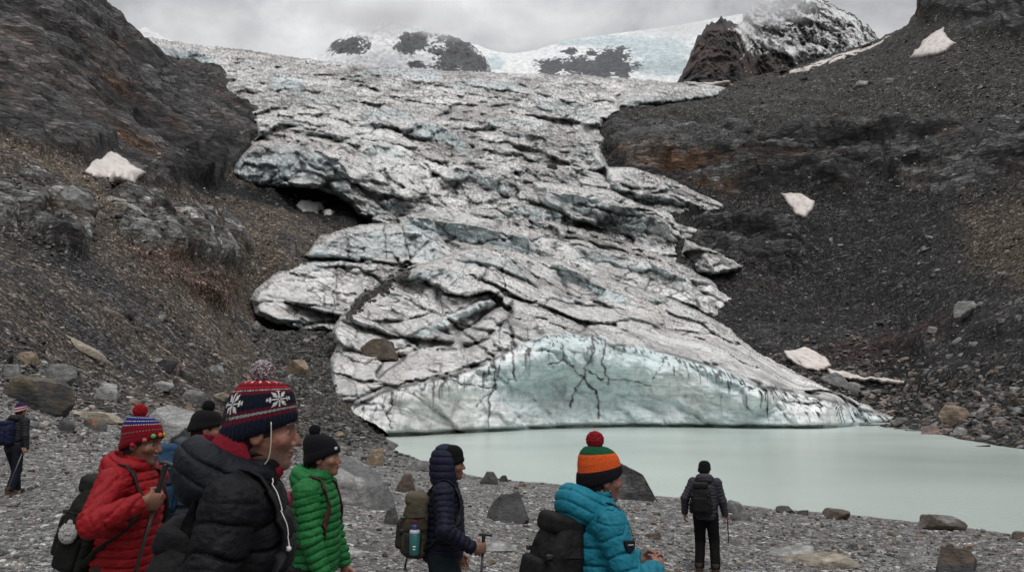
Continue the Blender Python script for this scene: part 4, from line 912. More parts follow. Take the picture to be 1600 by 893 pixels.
# ================================================================== MIST ON THE SUMMITS
def cloud(px, py, D, rx, ry, rz, dens, label, seed):
    c = unproj(px, py, D); V, Fc = ico(4)
    V = V * np.array([rx, ry, rz], f32) * (1 + .25 * fbm(V * 1.5 + seed, 3, seed)[:, None])
    m = bpy.data.materials.new('mist'); m.use_nodes = True; t = m.node_tree; t.nodes.clear(); n = t.nodes.new; l = t.links.new
    o = n('ShaderNodeOutputMaterial'); v = n('ShaderNodeVolumePrincipled'); l(v.outputs[0], o.inputs['Volume']); v.inputs['Color'].default_value = (.97, .97, .98, 1)
    tc = n('ShaderNodeTexCoord'); mp = n('ShaderNodeMapping'); l(tc.outputs['Object'], mp.inputs[0]); mp.inputs['Scale'].default_value = (1 / rx, 1 / ry, 1 / rz)
    le = n('ShaderNodeVectorMath'); le.operation = 'LENGTH'; l(mp.outputs[0], le.inputs[0])
    nz = n('ShaderNodeTexNoise'); l(tc.outputs['Object'], nz.inputs[0]); nz.inputs['Scale'].default_value = 5.5 / rx; nz.inputs['Detail'].default_value = 4; nz.inputs['Roughness'].default_value = .6
    a = n('ShaderNodeMapRange'); l(le.outputs['Value'], a.inputs[0]); a.inputs[1].default_value = .15; a.inputs[2].default_value = .95; a.inputs[3].default_value = .45; a.inputs[4].default_value = -.30
    b = n('ShaderNodeMath'); b.operation = 'ADD'; l(nz.outputs['Fac'], b.inputs[0]); l(a.outputs[0], b.inputs[1])
    e = n('ShaderNodeMapRange'); l(b.outputs[0], e.inputs[0]); e.inputs[1].default_value = .38; e.inputs[2].default_value = .85; e.inputs[3].default_value = 0; e.inputs[4].default_value = dens
    l(e.outputs[0], v.inputs['Density'])
    ob = link('cloud', npmesh('cloud', V, Fc), None, m); ob.location = c
    return tag(ob, label, None, None, 'stuff')
cloud(600, 22, 2050, 330, 140, 75, .014, 'mist hiding the top of the central snow mountain', 3)
cloud(700, 40, 2000, 120, 90, 55, .010, 'wisp of mist on the right shoulder of the central snow mountain', 5)
cloud(1205, 6, 1330, 130, 110, 38, .018, 'mist on the summit of the dark rock peak', 8)
cloud(1060, 40, 2300, 260, 140, 50, .010, 'mist over the upper snowfield', 11)
# ================================================================== PEOPLE
def nrm(v): v = np.asarray(v, float); return v / (np.linalg.norm(v) + 1e-9)
def cap(P, a, b, ra, rb):
    a = np.asarray(a, f32); b = np.asarray(b, f32); e = b - a; t = np.clip(((P - a) @ e) / (e @ e + 1e-9), 0, 1)
    q = P - a - t[:, None] * e; return np.sqrt((q * q).sum(1)) - (ra + (rb - ra) * t)
def capt(P, a, b):
    a = np.asarray(a, f32); e = np.asarray(b, f32) - a; return ((P - a) @ e) / (e @ e + 1e-9)
def ell(P, c, r):
    q = P - np.asarray(c, f32); r = np.asarray(r, f32)
    k0 = np.sqrt(((q / r) ** 2).sum(1)); k1 = np.sqrt(((q / (r * r)) ** 2).sum(1)) + 1e-9
    return np.maximum(k0 * (k0 - 1) / k1, -min(r) * 1.) 
def rbox(P, c, h, r):
    q = np.abs(P - np.asarray(c, f32)) - (np.asarray(h, f32) - r)
    return np.sqrt((np.maximum(q, 0) ** 2).sum(1)) + np.minimum(q.max(1), 0) - r
def smin(a, b, k):
    h = np.clip(.5 + .5 * (b - a) / k, 0, 1); return b + (a - b) * h - k * h * (1 - h)
def smax(a, b, k): return -smin(-a, -b, k)
def surf(fn, lo, hi, res):
    """surface nets on a sparsely filled distance grid"""
    lo = np.asarray(lo, float); B = 8
    nb = np.ceil((np.asarray(hi, float) - lo) / res / B).astype(int); n = nb * B
    ax = [lo[i] + res * np.arange(n[i]) for i in range(3)]
    bc = [lo[i] + res * (np.arange(nb[i]) * B + (B - 1) / 2) for i in range(3)]
    Bc = np.stack(np.meshgrid(*bc, indexing='ij'), -1).reshape(-1, 3).astype(f32)
    db = fn(Bc); D = np.repeat(np.repeat(np.repeat(db.reshape(nb), B, 0), B, 1), B, 2).astype(f32)
    near = np.where(np.abs(db) < B * res * .87 * 1.7 + .012)[0]
    o = np.stack(np.meshgrid(*[np.arange(B)] * 3, indexing='ij'), -1).reshape(-1, 3)
    for a in range(0, len(near), 400):
        kb = np.stack(np.unravel_index(near[a:a + 400], nb), -1) * B
        I = (kb[:, None] + o[None]).reshape(-1, 3)
        D[I[:, 0], I[:, 1], I[:, 2]] = fn((lo + I * res).astype(f32))
    S = D < 0
    cnt = np.zeros(np.array(S.shape) - 1, np.int8)
    cs = [(i, j, k) for i in (0, 1) for j in (0, 1) for k in (0, 1)]
    sl = lambda A, c: A[c[0]:A.shape[0] - 1 + c[0], c[1]:A.shape[1] - 1 + c[1], c[2]:A.shape[2] - 1 + c[2]]
    for c in cs: cnt += sl(S, c)
    act = (cnt > 0) & (cnt < 8); ci = np.stack(np.where(act), -1); vid = np.full(act.shape, -1, np.int64); vid[act] = np.arange(len(ci))
    acc = np.zeros((len(ci), 3)); num = np.zeros(len(ci))
    for c in cs:
        for x in range(3):
            if c[x]: continue
            e = list(c); e[x] = 1
            d0 = D[ci[:, 0] + c[0], ci[:, 1] + c[1], ci[:, 2] + c[2]]; d1 = D[ci[:, 0] + e[0], ci[:, 1] + e[1], ci[:, 2] + e[2]]
            m = (d0 < 0) != (d1 < 0); t = d0[m] / (d0[m] - d1[m])
            p = np.tile(np.array(c, float), (m.sum(), 1)); p[:, x] += t; acc[m] += p; num[m] += 1
    V = lo + (ci + acc / num[:, None]) * res
    Q = []
    for x in range(3):
        y, z = (x + 1) % 3, (x + 2) % 3
        a = [slice(None)] * 3; b = [slice(None)] * 3; a[x] = slice(0, -1); b[x] = slice(1, None)
        A, Bn = S[tuple(a)], S[tuple(b)]
        I = np.stack(np.where(A != Bn), -1); I = I[(I[:, y] > 0) & (I[:, z] > 0) & (I[:, y] < S.shape[y] - 1) & (I[:, z] < S.shape[z] - 1)]
        g = []
        for dy, dz in ((-1, -1), (0, -1), (0, 0), (-1, 0)):
            J = I.copy(); J[:, y] += dy; J[:, z] += dz; g.append(vid[J[:, 0], J[:, 1], J[:, 2]])
        q = np.stack(g, -1); f = ~A[I[:, 0], I[:, 1], I[:, 2]]; q[f] = q[f][:, ::-1]; Q.append(q)
    Q = np.concatenate(Q); Q = Q[(Q >= 0).all(1)]
    return V.astype(f32), Q
def tube(pts, rad, n=8, close=True):
    pts = np.asarray(pts, float); m = len(pts); rad = np.broadcast_to(rad, (m,)) if np.ndim(rad) < 2 else np.asarray(rad)
    T = np.gradient(pts, axis=0); T /= np.linalg.norm(T, axis=1)[:, None] + 1e-9
    up = np.array([.31, .2, 1.]) if abs(T[:, 2]).mean() < .8 else np.array([.2, 1., .1])
    A = np.cross(T, up); A /= np.linalg.norm(A, axis=1)[:, None] + 1e-9; Bv = np.cross(T, A)
    a = np.linspace(0, 2 * math.pi, n, endpoint=False)
    r1 = rad if rad.ndim == 1 else rad[:, 0]; r2 = rad if rad.ndim == 1 else rad[:, 1]
    V = pts[:, None] + A[:, None] * (np.cos(a)[None, :, None] * r1[:, None, None]) + Bv[:, None] * (np.sin(a)[None, :, None] * r2[:, None, None])
    idx = np.arange(m * n).reshape(m, n); q = np.stack([idx[:-1], np.roll(idx[:-1], -1, 1), np.roll(idx[1:], -1, 1), idx[1:]], -1).reshape(-1, 4)
    V = np.concatenate([V.reshape(-1, 3), pts[:1], pts[-1:]])
    c0 = np.stack([idx[0], np.full(n, m * n), np.full(n, m * n), np.roll(idx[0], -1)], -1)
    me_q = [q]
    tri = np.concatenate([np.stack([idx[0], np.full(n, m * n), np.roll(idx[0], -1)], -1), np.stack([np.roll(idx[-1], -1), np.full(n, m * n + 1), idx[-1]], -1)])
    q3 = np.concatenate([q[:, [0, 1, 2]], q[:, [0, 2, 3]], tri])
    return V, q3
def spline(pts, n=24):
    pts = np.asarray(pts, float); k = len(pts); t = np.linspace(0, k - 1, n); out = []
    for s in t:
        i = min(int(s), k - 2); f = s - i
        p0, p1, p2, p3 = pts[max(i - 1, 0)], pts[i], pts[i + 1], pts[min(i + 2, k - 1)]
        out.append(.5 * (2 * p1 + (p2 - p0) * f + (2 * p0 - 5 * p1 + 4 * p2 - p3) * f * f + (3 * p1 - p0 - 3 * p2 + p3) * f ** 3))
    return np.array(out)

# ---- cloth, skin and wool
def cloth(name, rough=.6, sheen=0., bump=.35, sc=38., spec=.15):
    t = NT(name); p = t.pos(); a = t.noise(p, sc, 4, .6, .4); b = t.noise(p, 320., 2, .5)
    c = t.mix(t.attr('Col'), t.ramp(a, [(.3, .78), (.7, 1.15)]), 1., 'MULTIPLY')
    return t.set(col=c, rough=rough, sheen=sheen, spec=spec, nrm=t.bump(b, .15, .0006, t.bump(a, bump, .012)))
M_NYLON = cloth('quilted nylon', .58, 0., .6, 34., .15); M_MATTE = cloth('matte cloth', .8, 0., .4, 40., .1); M_WOOL = cloth('knitted wool', .95, .05, .4, 120., .05); M_PACK = cloth('pack nylon', .65, 0., .5, 40., .15)
t = NT('skin'); a_ = t.noise(t.pos(), 60., 4, .6); M_SKIN = t.set(col=t.mix(t.attr('Col'), t.ramp(a_, [(.3, .85), (.7, 1.1)]), 1., 'MULTIPLY'), rough=.48, spec=.4, nrm=t.bump(a_, .25, .004), sss=.06)
t.b.inputs['Subsurface Scale'].default_value = .01
t = NT('hard plastic'); M_HARD = t.set(col=t.attr('Col'), rough=.35, spec=.5)

def puff(s, amp, w=.30):
    a = np.abs(np.sin(math.pi * s)); return amp * (.25 * a + .75 - 1.2 * np.exp(-(a / w) ** 1.3))
def pucker(P, s): return .0035 * np.exp(-(np.abs(np.sin(math.pi * s)) / .55) ** 2) * fbm(P * np.array([70, 70, 26], f32), 2, 77)
def ik(A, W, l1, l2, hint):
    A = np.asarray(A, float); W = np.asarray(W, float); v = W - A; L = np.linalg.norm(v)
    if L > (l1 + l2) * .995: W = A + v / L * (l1 + l2) * .995; v = W - A; L = np.linalg.norm(v)
    a = (l1 * l1 - l2 * l2 + L * L) / (2 * L); h = math.sqrt(max(l1 * l1 - a * a, 0)); u = v / L
    hn = np.asarray(hint, float); hn = nrm(hn - u * (hn @ u)); return A + u * a + hn * h, W
def rotm(yaw, pitch):
    cy, sy, cp, sp = math.cos(yaw), math.sin(yaw), math.cos(pitch), math.sin(pitch)
    return np.array([[cy, -sy, 0], [sy, cy, 0], [0, 0, 1]]) @ np.array([[cp, 0, sp], [0, 1, 0], [-sp, 0, cp]])

class Fig:
    def __init__(s, label, px, py, D, rz, lean=.03, hyaw=0., hpitch=0., height=None, res=None, hands=None, feet=None, curl=(.35, .35), fat=1., gripax=(None, None), skin=(.36, .20, .135)):
        hp = unproj(px, py, D); s.rz = rz; c, sn = math.cos(rz), math.sin(rz); s.fat = fat; s.D = D
        s.hc = np.array([lean + .035, 0, 1.60])
        g = float(hz(np.array([hp[0]]), np.array([hp[1]]))[0])
        for _ in range(4):
            s.S = (hp[2] - g) / 1.60
            off = np.array([s.hc[0] * c, s.hc[0] * sn]) * s.S
            s.loc = np.array([hp[0] - off[0], hp[1] - off[1], g]); g = float(hz(s.loc[0:1], s.loc[1:2])[0]) - .012
        print('person', label[:30], 'scale %.2f' % s.S)
        s.res = (res or min(max(D / 820, .0038), .0085)) / s.S; s.skin = skin
        s.root = empty('person', s.loc, rz, label, 'person')
        s.R = np.array([[c, -sn, 0], [sn, c, 0], [0, 0, 1]]); s.HR = rotm(hyaw, hpitch)
        s.nk = np.array([lean, 0, 1.44]); s.lean = lean
        s.sh = {k: np.array([lean * .9 - .01, y, 1.395]) for k, y in (('R', -.185), ('L', .185))}
        s.el, s.wr, s.hd = {}, {}, {}
        for k, sg, cu, gx in (('R', -1, curl[0], gripax[0]), ('L', 1, curl[1], gripax[1])):
            tgt = (hands or {}).get(k)
            W = np.array([.06 + lean, sg * .27, .87]) if tgt is None else (s.local(*tgt) if tgt[0] > 5 else np.asarray(tgt, float))
            s.el[k], s.wr[k] = ik(s.sh[k], W, .285, .26, (-.55, sg * .5, -.25))
            d = nrm(s.wr[k] - s.el[k]); inw = np.array([0, -sg, 0.])
            if gx is not None:
                ax = nrm(gx); d = nrm(d - ax * (d @ ax) + .0); n = np.cross(ax, d); n *= np.sign(n @ inw + 1e-6)
            else: n = nrm(inw - d * (inw @ d))
            s.hd[k] = (s.wr[k], d, n, np.cross(d, n) * (1 if True else 1), cu)
        ft = feet or {'R': (0, -.10), 'L': (0.02, .10)}
        s.hip = {k: np.array([-.005, y, .90]) for k, y in (('R', -.095), ('L', .095))}
        s.an = {k: np.array([ft[k][0] - .02, ft[k][1], .09]) for k in 'RL'}
        s.kn = {k: ik(s.hip[k], s.an[k], .43, .41, (1, 0, 0))[0] for k in 'RL'}
    def local(s, px, py, D):
        return (s.R.T @ (unproj(px, py, D) - s.loc)) / s.S
    def world(s, p): return s.loc + s.R @ (np.asarray(p) * s.S)
    def grip(s, k): w, d, n, _, _ = s.hd[k]; return w + d * .082 + n * .030
    def add(s, name, V, q, colour, mat, parent=None, smooth=True, label=None):
        V = np.asarray(V, f32); c = np.asarray(colour(V) if callable(colour) else np.tile(np.array(colour, f32), (len(V), 1)), f32)
        o = link(name, npmesh(name, V * s.S, q, smooth, {'Col': c}), parent if parent is not None else s.root, mat)
        if label: o['label'] = label
        return o
    def hq(s, P): return ((P - s.hc.astype(f32)) @ s.HR.astype(f32))      # head frame
    def hp(s, q): return s.hc + s.HR @ np.asarray(q, float)
    # ------------------------------------------------ skin
    def hand_d(s, P, k):
        w, d, n, sd, cu = s.hd[k]
        th = nrm(np.array([0, 0, 1.]) if abs(d[2]) < .7 else np.array([1., 0, 0])); up = sd * np.sign(sd @ th + 1e-6)   # thumb side
        r = cap(P, w - d * .03, w + d * .012, .027, .026)
        pc = w + d * .05; loc = np.stack([(P - pc.astype(f32)) @ d.astype(f32), (P - pc.astype(f32)) @ up.astype(f32), (P - pc.astype(f32)) @ n.astype(f32)], -1).astype(f32)
        r = smin(r, ell(loc, (0, 0, 0), (.052, .044, .020)), .02)
        for i, (o, L) in enumerate(((.030, .072), (.010, .080), (-.011, .074), (-.030, .058))):
            a = w + d * .088 + up * o; ang = .12 * cu; rr = .0098 - .0006 * i
            for j, fr in enumerate((.45, .32, .23)):
                ang += cu * (1.0, 1.15, .8)[j]; b = a + (d * math.cos(ang) + n * math.sin(ang) + up * o * .6 * (1 - min(cu, 1))) * L * fr
                r = smin(r, cap(P, a, b, rr, rr - .0012), .004); a = b; rr -= .0012
        a = w + d * .028 + up * .030 + n * .006; b = a + nrm(d * .75 + up * .55 + n * (.25 + .5 * cu)) * .042; c = b + nrm(d * (1 - .4 * cu) + up * .05 + n * (.2 + .9 * cu)) * .034
        r = smin(r, cap(P, a, b, .014, .0115), .012); return smin(r, cap(P, b, c, .0112, .009), .004)
    def head_d(s, P):
        q = s.hq(P); qa = q.copy(); qa[:, 1] = np.abs(qa[:, 1])
        d = ell(q, (-.012, 0, .03), (.099, .077, .092)); d = smin(d, ell(q, (.015, 0, -.035), (.076, .063, .084)), .03)
        d = smin(d, cap(q, (.015, 0, -.085), (.070, 0, -.098), .043, .024), .025)
        d = smin(d, ell(q, (.075, 0, .022), (.022, .052, .013)), .015)
        d = smin(d, ell(qa, (.058, .042, -.028), (.028, .022, .022)), .02)
        d = smax(d, -(np.sqrt(((qa - np.array([.098, .032, .000], f32)) ** 2).sum(1)) - .016), .014)
        d = np.minimum(d, np.sqrt(((qa - np.array([.0735, .031, -.001], f32)) ** 2).sum(1)) - .0125)
        d = smin(d, cap(q, (.088, 0, .008), (.108, 0, -.034), .0090, .0120), .010)
        d = smin(d, ell(qa, (.096, .010, -.040), (.009, .008, .007)), .006)
        d = smin(d, ell(q, (.090, 0, -.061), (.013, .023, .006)), .005); d = smin(d, ell(q, (.088, 0, -.073), (.012, .020, .007)), .005)
        e = ell(qa, (-.012, .077, -.012), (.021, .010, .032)); e = smax(e, -ell(qa, (-.008, .088, -.008), (.012, .007, .020)), .006)
        return smin(d, e, .008)
    def skin_c(s, P):
        q = s.hq(P); c = np.tile(C(*s.skin), (len(P), 1)); ya = np.abs(q[:, 1])
        face = (q[:, 2] > -.14) & (np.abs(q[:, 0]) < .14) & (ya < .1)
        red = face * np.exp(-(((q[:, 0] - .09) / .04) ** 2 + ((q[:, 2] + .03) / .035) ** 2)) * .35 + face * np.exp(-((ya - .077) / .012) ** 2) * .35
        c = c * (1 - red[:, None]) + red[:, None] * C(.42, .17, .12)
        lip = face * sstep(.0, .004, q[:, 0] - .088) * sstep(.013, .008, np.abs(q[:, 2] + .067)) * sstep(.024, .018, ya)
        c = c * (1 - .7 * lip[:, None]) + .7 * lip[:, None] * C(.28, .09, .08)
        dk = np.array(getattr(s, 'hairc', (.03, .028, .026)), f32)
        br = face * sstep(.009, .004, np.abs(q[:, 2] - .024 + .12 * (ya - .03))) * sstep(.052, .045, ya) * sstep(.008, .014, ya) * (q[:, 0] > .065)
        c = c * (1 - br[:, None]) + br[:, None] * dk
        wr_ = face * sstep(.25, .6, ridged(np.stack([q[:, 0] * 30, q[:, 1] * 40, q[:, 2] * 70], -1).astype(f32), 3, 5)) * .25; c = c * (1 - wr_[:, None]) * (1 + .18 * fbm(q * 28, 3, 6)[:, None])
        ey = np.sqrt((q[:, 0] - .0735) ** 2 + (ya - .031) ** 2 + (q[:, 2] + .001) ** 2) < .0138
        ey &= (np.abs(q[:, 2] + .001) < .005) & (q[:, 0] > .075)
        c[ey] = C(.26, .23, .21); c[ey & (np.abs(ya - .033) < .0055)] = C(.03, .02, .015)
        if getattr(s, 'stubble', 0):
            st = face * sstep(-.045, -.075, q[:, 2]) * s.stubble * (q[:, 0] > .0); c = c * (1 - st[:, None]) + st[:, None] * C(.16, .13, .12)
        if getattr(s, 'tache', 0):
            m = face * sstep(.011, .007, np.abs(q[:, 2] + .053 + .1 * ya)) * sstep(.034, .028, ya) * (q[:, 0] > .07); c = c * (1 - m[:, None]) + m[:, None] * C(.11, .10, .095)
        return c
    def body_d(s, P):
        f = s.fat; d = ell(P, (s.lean * .7, 0, 1.25), (.10 * f, .155, .19)); d = smin(d, ell(P, (s.lean * .2, 0, 1.02), (.105 * f, .15, .17)), .06)
        d = smin(d, cap(P, s.nk - [.0, 0, .05], s.hp((-.025, 0, -.06)), .058, .056), .03)
        for k in 'RL':
            d = smin(d, cap(P, s.nk - [0, 0, .06], s.sh[k], .055, .052), .03); d = smin(d, cap(P, s.sh[k], s.el[k], .048, .038), .02); d = smin(d, cap(P, s.el[k], s.wr[k], .038, .026), .015)
            d = smin(d, cap(P, s.hip[k], s.kn[k], .078, .050), .03); d = smin(d, cap(P, s.kn[k], s.an[k], .050, .036), .02); d = smin(d, cap(P, s.an[k] - [.03, 0, .03], s.an[k] + [.11, 0, -.045], .034, .026), .02)
            d = smin(d, s.hand_d(P, k), .01)
        return smin(d, s.head_d(P), .012)
    def box(s, zlo, zhi, pad=.05):
        pts = np.array(list(s.el.values()) + list(s.wr.values()) + [s.wr[k] + s.hd[k][1] * .2 for k in 'RL'] + list(s.kn.values()) + [s.an[k] + [.14, 0, 0] for k in 'RL'] + [s.an[k] - [.1, 0, 0] for k in 'RL'] + [[-.22, -.27, 1], [.24, .27, 1]])
        return (*(pts.min(0)[:2] - .05 - pad), zlo), (*(pts.max(0)[:2] + .05 + pad), zhi)
    def build_body(s):
        lo, hi = s.box(.01, 1.80, .0); V, q = surf(s.body_d, lo, hi, s.res); return s.add('body', V, q, s.skin_c, M_SKIN)
    def hair(s, colour, long=0., parent=None):
        fn = lambda P: (lambda q: smax(smin(ell(q, (-.014, 0, .03), (.108, .0855, .100)), ell(q, (-.05, 0, -.05 - long), (.05, .06, .06 + long)), .03), np.maximum(q[:, 0] - .035 + .25 * np.abs(q[:, 2]), -q[:, 2] - .085 - long), .01) + .004 * fbm(P * 90, 2, 4))(s.hq(P))
        lo = s.hc - .18; hi = s.hc + .16; V, q = surf(fn, lo, hi, max(s.res, .005)); return s.add('hair', V, q, lambda V: np.tile(C(*colour), (len(V), 1)) * (1 + .4 * fbm(V * 60, 2, 9)[:, None]), M_MATTE)
    # ------------------------------------------------ clothes
    def jacket_parts(s, P):
        f, L = s.fat, s.lean; b = s.baf
        to = ell(P, (L * .8, 0, 1.26), (.142 * f, .198, .20)); to = smin(to, ell(P, (L * .3 + .012, 0, 1.06), (.150 * f, .186, .20)), .07); to = smin(to, ell(P, (.0, 0, .92), (.150 * f, .188, .17)), .06)
        for k in 'RL': to = smin(to, cap(P, s.nk - [0, 0, .045], s.sh[k], .075, .070), .05)
        to = smin(to, cap(P, s.nk - [.01, 0, .03], s.nk + [.012, 0, .055], .082, .076), .03)
        tz = (P[:, 2] + .22 * np.maximum(np.abs(P[:, 1]) - .08, 0) * (P[:, 2] > 1.3)) / b[0] + .12 * np.sin(P[:, 0] * 21 + P[:, 1] * 9)
        to = to - puff(tz, b[1], .30 if b[0] < .07 else .17) + pucker(P, tz); to = smax(to, s.hem - P[:, 2], .012)
        to = to + .006 * sstep(.02, .0, np.abs(P[:, 2] - s.hem - .012))
        out = to
        for k in 'RL':
            a = cap(P, s.sh[k], s.el[k], .074, .062); c = cap(P, s.el[k], s.wr[k], .061, .046)
            t1 = np.clip(capt(P, s.sh[k], s.el[k]), 0, 1) * .285; t2 = np.clip(capt(P, s.el[k], s.wr[k]), 0, 1.1) * .26
            ts = (t1 + t2) / b[0] + .3 + .12 * np.sin(P[:, 1] * 30 + P[:, 0] * 17); ar = smin(a, c, .03) - puff(ts, b[1], .30 if b[0] < .07 else .17) + pucker(P, ts) + .004 * fbm(P * np.array([30, 30, 30], f32), 2, 3)
            dv = (s.wr[k] - s.el[k]).astype(f32); dv /= np.linalg.norm(dv); ar = smax(ar, (P - s.wr[k].astype(f32)) @ dv - .004, .010)
            out = smin(out, ar, .038)
        return out
    def jacket_d(s, P):
        d = s.jacket_parts(P) + .006 * fbm(P * np.array([15, 15, 22], f32), 4, 8) + .0035 * ridged(P * np.array([22, 22, 40], f32), 3, 18)
        return smax(d, -cap(P, s.nk + [.015, 0, .03], s.nk + [.03, 0, .16], .062, .072), .012)
    def jacket(s, colour, hem=.86, baf=(.052, .009), mat=None, name='jacket', var=.12):
        s.hem = hem; s.baf = baf; lo, hi = s.box(hem - .03, 1.58); V, q = surf(s.jacket_d, lo, hi, s.res)
        base = C(*colour); return s.add(name, V, q, lambda V: np.tile(base, (len(V), 1)) * (1 + var * fbm(V * 9, 3, 2)[:, None]), mat or M_NYLON)
    def hood_down(s, jk, colour, size=(.095, .14, .088), up=.03, back=.105, lining=None):
        c = s.nk + [-back, 0, up]
        def fn(P):
            d = ell(P, c, size); d = smin(d, ell(P, c + [.02, 0, -size[2] * .55], (size[0] * 1.05, size[1] * 1.05, size[2] * .7)), .04); d = smin(d, ell(P, s.nk + [-.02, 0, .035], (.11, .125, .06)), .05)
            hs = (P[:, 2] + .5 * P[:, 0]) / .062 + .15 * np.sin(P[:, 1] * 18); d = d - puff(hs, .0055) + pucker(P, hs)
            d = smax(d, -ell(P, c + [size[0] * .8, 0, size[2] * .95], (size[0] * 1.0, size[1] * .72, size[2] * .85)), .02)
            return smax(d, -cap(P, s.nk + [.0, 0, .0], s.nk + [.03, 0, .2], .066, .085), .012) + .004 * fbm(P * 22, 3, 12)
        V, q = surf(fn, c - np.array(size) - .06, c + np.array(size) + [.25, .06, .1], s.res)
        def cf(V):
            co = np.tile(C(*colour), (len(V), 1))
            if lining is not None:
                ins = ell(V.astype(f32), c + [size[0] * .8, 0, size[2] * .95], (size[0] * 1.0, size[1] * .72, size[2] * .85)) < .007; co[ins] = C(*lining)
            return co
        return s.add('hood', V, q, cf, M_NYLON, jk)
    def hood_up(s, jk, colour):
        def fn(P):
            q = s.hq(P); d = ell(q, (-.042, 0, .0), (.122, .112, .152)); d = smin(d, ell(q, (-.05, 0, -.11), (.10, .115, .09)), .06)
            d = d - puff(q[:, 2] / .055 + .3 * q[:, 0], .006)
            d = smax(d, -ell(q, (.11, 0, -.015), (.135, .088, .150)), .012); d = smax(d, q[:, 0] - .035 + .25 * q[:, 2], .01); return d + .003 * fbm(P * 22, 3, 12)
        V, q = surf(fn, s.hc - [.25, .18, .27], s.hc + [.15, .18, .22], s.res); return s.add('hood', V, q, colour, M_NYLON, jk)
    def trousers(s, colour, mat=None):
        def fn(P):
            d = ell(P, (-.005, 0, .93), (.125 * s.fat, .165, .12))
            for k in 'RL': d = smin(d, cap(P, s.hip[k], s.kn[k], .108, .082), .03); d = smin(d, cap(P, s.kn[k], s.an[k] - [0, 0, .02], .082, .076), .02)
            d = d + .007 * fbm(P * np.array([11, 11, 16], f32), 3, 31) + .004 * ridged(P * np.array([16, 16, 30], f32), 2, 5) * sstep(.35, .1, P[:, 2])
            return smax(smax(d, .085 - P[:, 2], .01), P[:, 2] - 1.03, .01)
        lo, hi = s.box(.05, 1.07, -.02); V, q = surf(fn, lo, hi, max(s.res, .006)); return s.add('trousers', V, q, colour, mat or M_MATTE)
    def boots(s, colour):
        for k in 'RL':
            a = s.an[k]
            def fn(P):
                d = cap(P, a + [-.01, 0, .06], a + [-.01, 0, -.03], .058, .055); d = smin(d, cap(P, a + [.0, 0, -.035], a + [.135, 0, -.045], .052, .042), .03); d = smin(d, rbox(P, a + [.045, 0, -.075], (.135, .046, .016), .012), .012)
                return smax(d, P[:, 2] - a[2] - .075, .01)
            V, q = surf(fn, a - [.13, .09, .105], a + [.22, .09, .12], max(s.res, .006))
            s.add('boot', V, q, lambda V: np.where((V[:, 2:3] < .025), C(.03, .03, .03), C(*colour)), M_MATTE)
    # ------------------------------------------------ hats
    def hat(s, pattern, height=.165, cuff=.30, rib=90, fit=1., lowb=-.045, lowf=.030, pom=None, pomc=None, mat=None, slump=0., name='knitted_hat'):
        nu, nv = 260, 100; u = np.linspace(0, 1, nu, endpoint=False); v = np.linspace(0, 1, nv); U, Vv = np.meshgrid(u, v)
        A = (U - .5) * 2 * math.pi           # 0 = front
        prof = np.interp(v, [0, .02, .10, .28, .34, .5, .65, .78, .88, .95, 1.], [.985, 1.03, 1.06, 1.06, 1.03, 1.01, .93, .78, .56, .32, .02])
        prof = np.convolve(np.pad(prof, 3, 'edge'), np.ones(5) / 5, 'same')[3:-3]; prof[-1] = .01
        zt = np.interp(v, [0, .34, .65, .88, 1.], [0, .36, .72, .95, 1.])
        base = lowf + (lowb - lowf) * (.5 - .5 * np.cos(A)); top = height
        Z = base + (top - base) * zt[:, None]
        rx = .108 * fit * prof[:, None] * (1 + .0 * A); ry = .0905 * fit * prof[:, None]
        k = np.where(Vv < cuff, .0022, .0012); rr = 1 + k / .1 * np.cos(A * rib) + .012 * px_noise(U * 500, Vv * 300, 60, 3, 33)
        cm = np.where(Vv < cuff, .004 * np.sqrt(np.clip(np.sin(math.pi * np.clip(Vv / cuff, 0, 1)), 0, 1)), 0)
        X = (rx * rr + cm) * np.cos(A) - .012 - slump * zt[:, None] ** 2; Y = (ry * rr + cm) * np.sin(A)
        Q = np.stack([X, Y, Z], -1).reshape(-1, 3)
        V = s.hc + Q @ s.HR.T
        idx = np.arange(nu * nv).reshape(nv, nu); q = np.stack([idx[:-1], np.roll(idx[:-1], -1, 1), np.roll(idx[1:], -1, 1), idx[1:]], -1).reshape(-1, 4)
        cc = pattern(A.ravel(), Vv.ravel(), np.stack([(A * .1).ravel(), Z.ravel()], -1)) * (1 + .07 * np.cos(A.ravel() * rib))[:, None]
        cc = cc * (1 + .25 * px_noise(U * 900, Vv * 500, 7, 2, 5).ravel())[:, None]
        h = link(name, npmesh(name, V * s.S, q, True, {'Col': np.clip(cc, .004, .9)}), s.root, mat or M_WOOL)
        if pom:
            W, Fc = ico(5); n = fbm(W * 9, 2, 7) + .8 * ridged(W * 13, 2, 9); r = pom * (1 + .16 * n)
            pc = s.hp((-.014 - slump, 0, top + pom * .62)); col = pomc(W, n) if callable(pomc) else np.tile(C(*pomc), (len(W), 1)) * (1 + .5 * n[:, None])
            link('pompom', npmesh('pompom', (pc + W * r[:, None]) * s.S, Fc, False, {'Col': np.clip(col, .004, .9)}), h, M_WOOL)
        return h
    # ------------------------------------------------ things carried
    def on_jacket(s, pts, off=.006, it=5):
        P = np.array(pts, f32)
        for _ in range(it):
            d = s.jacket_parts(P) - off; e = .004
            g = np.stack([s.jacket_parts(P + np.array(v, f32) * e) - s.jacket_parts(P - np.array(v, f32) * e) for v in ((1, 0, 0), (0, 1, 0), (0, 0, 1))], -1); g /= np.linalg.norm(g, axis=1)[:, None] + 1e-9
            P = P - (g * d[:, None]).astype(f32)
        return P
